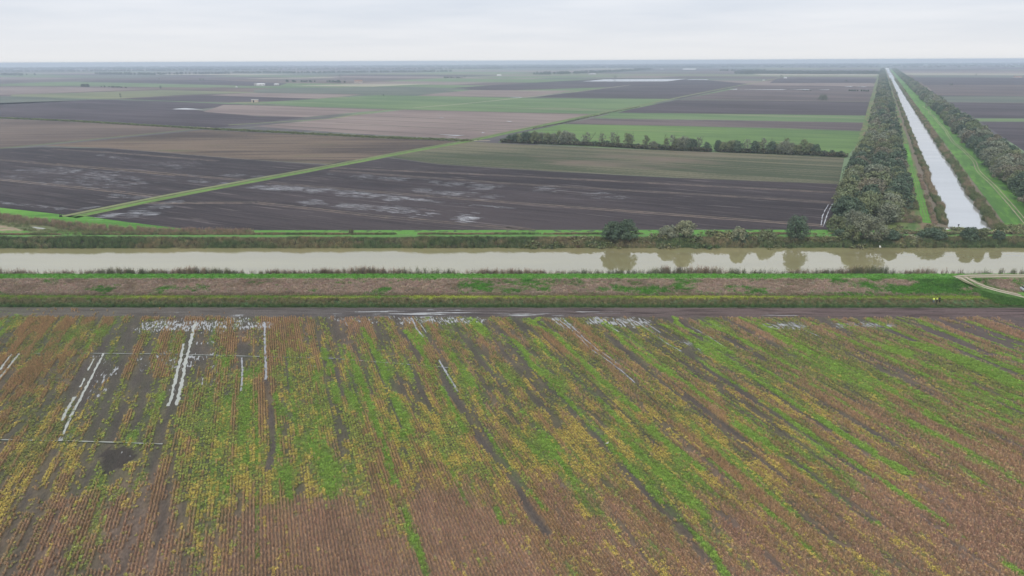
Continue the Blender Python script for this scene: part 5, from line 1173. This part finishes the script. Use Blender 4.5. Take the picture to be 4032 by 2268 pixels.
# earth wedge that carries the ramp
def ramp():
    rows = []; 
    for a, b in down:
        z = zdn(a, b); x, y = G(a, b, z); rows.append((x, y, z))
    r = np.array(rows); V = []; 
    for x, y, z in r:
        yb = y + 4.5; V += [(x + .8, yb, min(z, float(bankz(np.array([x]), np.array([yb]))[0])) - .1), (x + .3, y + 2.2, z + .04), (x - .3, y - 2.2, z + .04), (x - 1.2, y - 2.2 - (z - .2) * 2.2, .15)]
    n = len(r); Q = []
    for i in range(n - 1):
        for k in range(3): a = i * 4 + k; Q.append((a, a + 1, a + 5, a + 4))
    me = fast_mesh('ramp', np.array(V), np.array(Q), m_bank, True); set_col(me, 'col', np.tile([.085, .17, .04], (len(V), 1))); tag(obj('ramp', me), kind='structure')
    # grass on it
    n = 5000; f = R.random(n) * (len(r) - 1.001); i = f.astype(int); a = (f - i)[:, None]; p = r[i] * (1 - a) + r[i + 1] * a
    q = R.random(n); down_ = (R.random(n) < .7) | (i < 3);  yy = np.where(down_, -2.2 - q * (p[:, 2] - .2) * 2.2, 2.3 + q * 2.2); zz3 = np.where(down_, p[:, 2] - q * (p[:, 2] - .15), bankz(p[:, 0], p[:, 1] + yy))
    scatter('grass', 'tuft', np.stack([p[:, 0] - q * .8 * down_, p[:, 1] + yy, zz3], -1), np.where(down_[:, None], (.15, .31, .07), (.17, .39, .065)) * jit(n, .18), np.where(q < .25, R.uniform(.3, .6, n), R.uniform(.7, 1.2, n)))
ramp()

# ------------------------------------------------------------------ people
def skin_obj(name, pts, edges, mat, parent, levels=1):
    """pts: (x,y,z,r)"""
    me = bpy.data.meshes.new(name); me.from_pydata([p[:3] for p in pts], edges, []); me.materials.append(mat)
    o = obj(name, me, parent); md = o.modifiers.new('skin', 'SKIN'); 
    for v, p in zip(me.skin_vertices[0].data, pts): v.radius = (p[3], p[3]); v.use_root = False
    me.skin_vertices[0].data[0].use_root = True
    s = o.modifiers.new('sub', 'SUBSURF'); s.levels = levels; s.render_levels = levels
    me.polygons.foreach_set('use_smooth', [True] * len(me.polygons)); return o
def cloth(name, c, rough=.8): return plain(name, c, rough)
SK = cloth('skin', (.42, .27, .20)); HV = cloth('hi_vis_yellow', (.75, .95, .05), .6); BLK = cloth('black_cloth', (.015, .016, .018)); BLU = cloth('grey_blue_cloth', (.16, .21, .25)); HAIR = cloth('dark_hair', (.03, .022, .018)); REF = cloth('reflective_band', (.62, .64, .64), .3)
def person(px, py, z, rz, jacket, trousers, label, bend=0.0, arm=.5, h=1.75, bandm=True):
    x, y = G(px, py, z); r = empty('person', (x, y, z), rz); tag(r, label, 'person'); k = h / 1.75
    b = bend
    hip = (0, 0, .93); ch = (0, -.38 * b, 1.38 - .10 * b); nk = (0, -.46 * b, 1.50 - .13 * b); hd = (0, -.55 * b - .02, 1.64 - .16 * b)
    P_ = [(*hip, .13), (0, -.2 * b, 1.15, .125), (*ch, .15), (*nk, .06), (*hd, .095), (hd[0], hd[1], hd[2] + .07, .08)]; E_ = [(0, 1), (1, 2), (2, 3), (3, 4), (4, 5)]
    body = [(p[0] * k, p[1] * k, p[2] * k, p[3] * k * .93) for p in P_]; ed = list(E_)
    arms, legs = [], []
    for sg in (-1, 1):
        sh = (sg * .19, ch[1], ch[2] + .03); el = (sg * .25, ch[1] - .10 * arm, ch[2] - .26); wr = (sg * .20, ch[1] - .10 * arm - .24 * arm, ch[2] - .26 - .24 * (1 - arm * .6)); hn = (wr[0], wr[1] - .05, wr[2] - .05)
        kn = (sg * .11, -.03, .48); an = (sg * .12, .02, .07); to = (sg * .14, -.16, .03)
        arms.append((sh, el, wr, hn)); legs.append((kn, an, to))
        i = len(body)
        body += [(*[c * k for c in sh], .06), (*[c * k for c in el], .042), (*[c * k for c in wr], .028), (*[c * k for c in hn], .035)]; ed += [(2, i), (i, i + 1), (i + 1, i + 2), (i + 2, i + 3)]
        for f in range(5):                                   # fingers and thumb
            L_ = (.055, .075, .085, .078, .06)[f]; dx = (.035 if f == 0 else (f - 2.5) * .02); j = len(body)
            body += [(hn[0] * k + dx, hn[1] * k - .03, hn[2] * k - .02, .011), (hn[0] * k + dx * (1.5 if f == 0 else 1.1), hn[1] * k - .03 - L_ * .6, hn[2] * k - .02 - L_ * .7, .009)]; ed += [(i + 3, j), (j, j + 1)]
        i = len(body); body += [(sg * .10 * k, 0, .86 * k, .09), (*[c * k for c in kn], .06), (*[c * k for c in an], .042), (*[c * k for c in to], .035)]; ed += [(0, i), (i, i + 1), (i + 1, i + 2), (i + 2, i + 3)]
    skin_obj('body', body, ed, SK, r)
    jp = [(0, 0, .86 * k, .165)] + [(p[0] * k, p[1] * k, p[2] * k, p[3] * k * 1.16) for p in P_[:3]] + [(nk[0], nk[1] * k, nk[2] * k - .03, .08)]; je = [(0, 1), (1, 2), (2, 3), (3, 4)]
    for a in arms:
        i = len(jp); jp += [(*[c * k for c in a[0]], .085), (*[c * k for c in a[1]], .066), (*[c * k for c in a[2]], .05)]; je += [(3, i), (i, i + 1), (i + 1, i + 2)]
    skin_obj('jacket', jp, je, jacket, r)
    tp = [(0, 0, .93 * k, .15)]; te = []
    for q, sg in zip(legs, (-1, 1)):
        i = len(tp); tp += [(sg * .10 * k, 0, .84 * k, .11), (*[c * k for c in q[0]], .085), (q[1][0] * k, q[1][1] * k, .13, .068)]; te += [(0, i), (i, i + 1), (i + 1, i + 2)]
        skin_obj('boot', [(q[1][0] * k, q[1][1] * k + .03, .06, .06), (q[1][0] * k, q[1][1] * k, .14, .058), (q[2][0] * k, q[2][1] * k, .045, .048)], [(0, 1), (0, 2)], BLK, r)
    skin_obj('trousers', tp, te, trousers, r)
    skin_obj('hair', [(0, hd[1] * k + .03, hd[2] * k + .06, .09), (0, hd[1] * k + .045, hd[2] * k + .0, .075), (0, hd[1] * k + .0, hd[2] * k + .11, .07)], [(0, 1), (0, 2)], HAIR, r)
    hz_, hy_ = hd[2] * k, hd[1] * k
    skin_obj('nose', [(0, hy_ - .09, hz_ + .02, .014), (0, hy_ - .105, hz_ - .01, .016)], [(0, 1)], SK, r)
    for sg in (-1, 1): obj('eye', boxm('eye', sg * .035 - .012, sg * .035 + .012, hy_ - .096, hy_ - .085, hz_ + .025, hz_ + .04, HAIR), r)
    if bandm:
        for zz4 in (1.05, 1.2):
            f = (zz4 - .93) / .45; cy5 = -.38 * b * f * k; n_ = 20; V = []; 
            for z5 in (zz4 - .03, zz4 + .03):
                for i in range(n_): a = 6.2832 * i / n_; V.append((.175 * math.cos(a) * k, cy5 + .165 * math.sin(a) * k, (z5 - .05 * b * f) * k))
            obj('reflective_band', mesh('band', V, [(i, (i + 1) % n_, n_ + (i + 1) % n_, n_ + i) for i in range(n_)], REF), r)
    return r
zg = .38
person(3675, 1193, zg, math.radians(160), HV, BLU, 'person in yellow hi-vis jacket and grey-blue trousers bending over, at the field edge', .55, .8, 1.72)
person(3688, 1193, zg, math.radians(-150), HV, BLK, 'person in yellow hi-vis jacket and black trousers, between the two others', .15, .6, 1.80)
person(3699, 1192, zg, math.radians(-80), BLK, BLK, 'person all in black on the right of the two hi-vis jackets', .2, .9, 1.76, False)

# ------------------------------------------------------------------ car at the right edge
def car():
    z = .5
    for _ in range(30): x, y = G(4041, 1156, z); z = .7 * z + .3 * float(bankz(np.array([x]), np.array([y]))[0])
    # a level patch of grass under the car, cut into the slope
    V = [(x - 2.6, y - 3.2, z + .32), (x + 2.6, y - 3.2, z + .32), (x + 2.6, y + 3, z + .36), (x - 2.6, y + 3, z + .36), (x - 3.4, y - 4.6, z - 1.2), (x + 3.4, y - 4.6, z - 1.2), (x + 3.4, y + 3.4, z - .6), (x - 3.4, y + 3.4, z - .6)]
    pad = mesh('grass_shelf', V, [(0, 1, 2, 3), (4, 5, 1, 0), (5, 6, 2, 1), (6, 7, 3, 2), (7, 4, 0, 3)], m_bank); set_col(pad, 'col', np.tile([.13, .28, .05], (8, 1))); tag(obj('grass_shelf', pad), kind='structure')
    r = empty('parked_car', (x, y, z + .35), math.radians(-6)); tag(r, 'pale car with dark windows parked on grass beside the gravel road', 'car')
    white = plain('car_paint', (.62, .64, .66), .25, .6); blk = plain('car_trim', (.02, .02, .022), .5); lamp = plain('headlamp', (.85, .85, .62), .15, .6); rim = plain('rim', (.45, .45, .46), .3, .6); tyre = plain('tyre', (.02, .02, .02), .9)
    # sections across the width: x half-width by height, profile along y (front is -y)
    prof = [(-2.15, .35, .62), (-2.1, .35, .85), (-1.2, .33, 1.0), (-.55, .33, 1.05), (1.1, .33, 1.08), (2.0, .35, 1.05), (2.12, .38, .8)]
    V, Q = [], []
    for y_, lo, hi in prof:
        for a, z_ in ((-.80, lo), (-.90, (lo + hi) / 2), (-.84, hi - .04), (-.70, hi), (.70, hi), (.84, hi - .04), (.90, (lo + hi) / 2), (.80, lo)):
            wf = .90 if abs(y_) > 2.0 else 1.0; V.append((a * wf, y_, z_))
    m = 8
    for i in range(len(prof) - 1):
        for j in range(m): Q.append((i * m + j, i * m + (j + 1) % m, (i + 1) * m + (j + 1) % m, (i + 1) * m + j))
    me = mesh('body', V, Q + [tuple(range(m)), tuple(range((len(prof) - 1) * m, len(prof) * m))[::-1]], white, True); b = obj('body', me, r); md = b.modifiers.new('bev', 'BEVEL'); md.width = .04; md.segments = 2
    cab = [(-1.0, 1.03, .74, 1.03), (-.35, 1.45, .64, 1.0), (.1, 1.55, .62, 1.0), (1.2, 1.52, .60, 1.0), (1.95, 1.07, .68, 1.05)]
    V, Q = [], []
    for y_, top_, hw, lo in cab: V += [(-hw - .1, y_, lo), (-hw, y_, top_), (hw, y_, top_), (hw + .1, y_, lo)]
    for i in range(len(cab) - 1):
        for j in range(3): Q.append((i * 4 + j, i * 4 + j + 1, i * 4 + j + 5, i * 4 + j + 4))
    obj('window', mesh('window', V, Q, M_GLASS, False), r)
    V = [(x_, y_, z_ + dz) for dz in (0, .05) for x_, y_, z_ in ((-.62, -.3, 1.46), (.62, -.3, 1.46), (.61, 1.25, 1.525), (-.61, 1.25, 1.525), (-.61, .1, 1.56), (.61, .1, 1.56))]
    obj('roof', mesh('roof', V, [(6, 7, 11, 10), (10, 11, 8, 9), (0, 1, 7, 6), (2, 3, 9, 8), (0, 6, 10, 4), (4, 10, 9, 3), (1, 5, 11, 7), (5, 2, 8, 11)], white), r)
    for sx_ in (-1, 1):
        obj('headlight', boxm('headlight', sx_ * .62 - .17, sx_ * .62 + .17, -2.17, -2.05, .66, .82, lamp), r)
        obj('mirror', boxm('mirror', sx_ * .98 - .1, sx_ * .98 + .1, -.75, -.6, 1.02, 1.16, white), r)
        for yy in (-1.35, 1.35):
            V, Q = [], []; tube(V, Q, (sx_ * .68, yy, .33), (sx_ * .90, yy, .33), .33, .33, 18); wme = fast_mesh('wheel', np.array(V), np.array(Q), tyre, True)
            wh = obj('wheel', wme, r); V, Q = [], []; tube(V, Q, (sx_ * .70, yy, .33), (sx_ * .905, yy, .33), .21, .19, 14); n0 = len(V); V.append((sx_ * .905, yy, .33))
            obj('rim', mesh('rim', V, [tuple(q) for q in Q] + [(14 + k, 14 + (k + 1) % 14, n0) for k in range(14)], rim), wh)
    obj('bumper', boxm('bumper', -.86, .86, -2.2, -2.08, .36, .56, blk), r); obj('grille', boxm('grille', -.42, .42, -2.165, -2.1, .62, .78, blk), r); obj('number_plate', boxm('number_plate', -.26, .26, -2.22, -2.2, .42, .53, REF), r)
car()

# ------------------------------------------------------------------ birds
BW = plain('white_feathers', (.82, .82, .80), .7); BK = plain('bird_dark', (.05, .045, .03), .6); BB = plain('bird_bill', (.55, .4, .08), .5)
ex, ey = G(2390, 1755); eg = empty('egret', (ex, ey, 0), math.radians(70)); tag(eg, 'white egret standing on a green weed strip in the crop field', 'bird')
skin_obj('body', [(0, .12, .48, .05), (0, 0, .52, .10), (0, -.14, .56, .07), (0, -.22, .70, .03), (0, -.16, .84, .024), (0, -.22, .94, .03), (0, .30, .42, .025)], [(0, 1), (1, 2), (2, 3), (3, 4), (4, 5), (0, 6)], BW, eg)
skin_obj('bill', [(0, -.24, .94, .012), (0, -.38, .91, .005)], [(0, 1)], BB, eg)
for sg in (-1, 1): skin_obj('leg', [(sg * .04, 0, .46, .012), (sg * .04, .03, .24, .01), (sg * .04, 0, .02, .009), (sg * .04, -.1, .01, .008)], [(0, 1), (1, 2), (2, 3)], BK, eg)
fx, fy = G(3466, 975, 1.2); fl = empty('flying_egret', (fx, fy, 1.2), math.radians(80)); tag(fl, 'white bird with raised wings flying low over the canal', 'bird')
skin_obj('body', [(0, .2, 0, .05), (0, 0, .02, .10), (0, -.2, .03, .06), (0, -.34, .06, .035), (0, -.42, .04, .03), (0, .42, -.02, .03)], [(0, 1), (1, 2), (2, 3), (3, 4), (0, 5)], BW, fl)
for sg in (-1, 1):
    a = [(sg * .06, -.12), (sg * .06, .14)]; V = [(sg * .06, -.14, .05), (sg * .06, .14, .05), (sg * .38, -.18, .34), (sg * .38, .16, .36), (sg * .72, -.02, .62), (sg * .70, .14, .60)]
    V2 = V + [(x_, y_, z_ - .02) for x_, y_, z_ in V]
    obj('wing', mesh('wing', V2, [(0, 1, 3, 2), (2, 3, 5, 4), (6, 8, 9, 7), (8, 10, 11, 9), (0, 2, 8, 6), (2, 4, 10, 8), (1, 7, 9, 3), (3, 9, 11, 5), (4, 5, 11, 10)], BW), fl)
skin_obj('bill', [(0, -.43, .04, .012), (0, -.56, .03, .005)], [(0, 1)], BB, fl)

# ------------------------------------------------------------------ haze
hb = boxm('haze', -13800, 13800, -3000, 13800, -3.0, 67.0, None)
hm = bpy.data.materials.new('haze'); hm.use_nodes = True; t_ = hm.node_tree; t_.nodes.clear(); oo = t_.nodes.new('ShaderNodeOutputMaterial'); pv = t_.nodes.new('ShaderNodeVolumePrincipled')
pv.inputs['Color'].default_value = (.74, .85, 1.0, 1); pv.inputs['Density'].default_value = 1.75e-4; pv.inputs['Anisotropy'].default_value = 0.0
t_.links.new(pv.outputs[0], oo.inputs['Volume']); hb.materials.append(hm)
tag(obj('haze', hb), 'thin bluish haze over the whole plain', 'haze', kind='stuff')
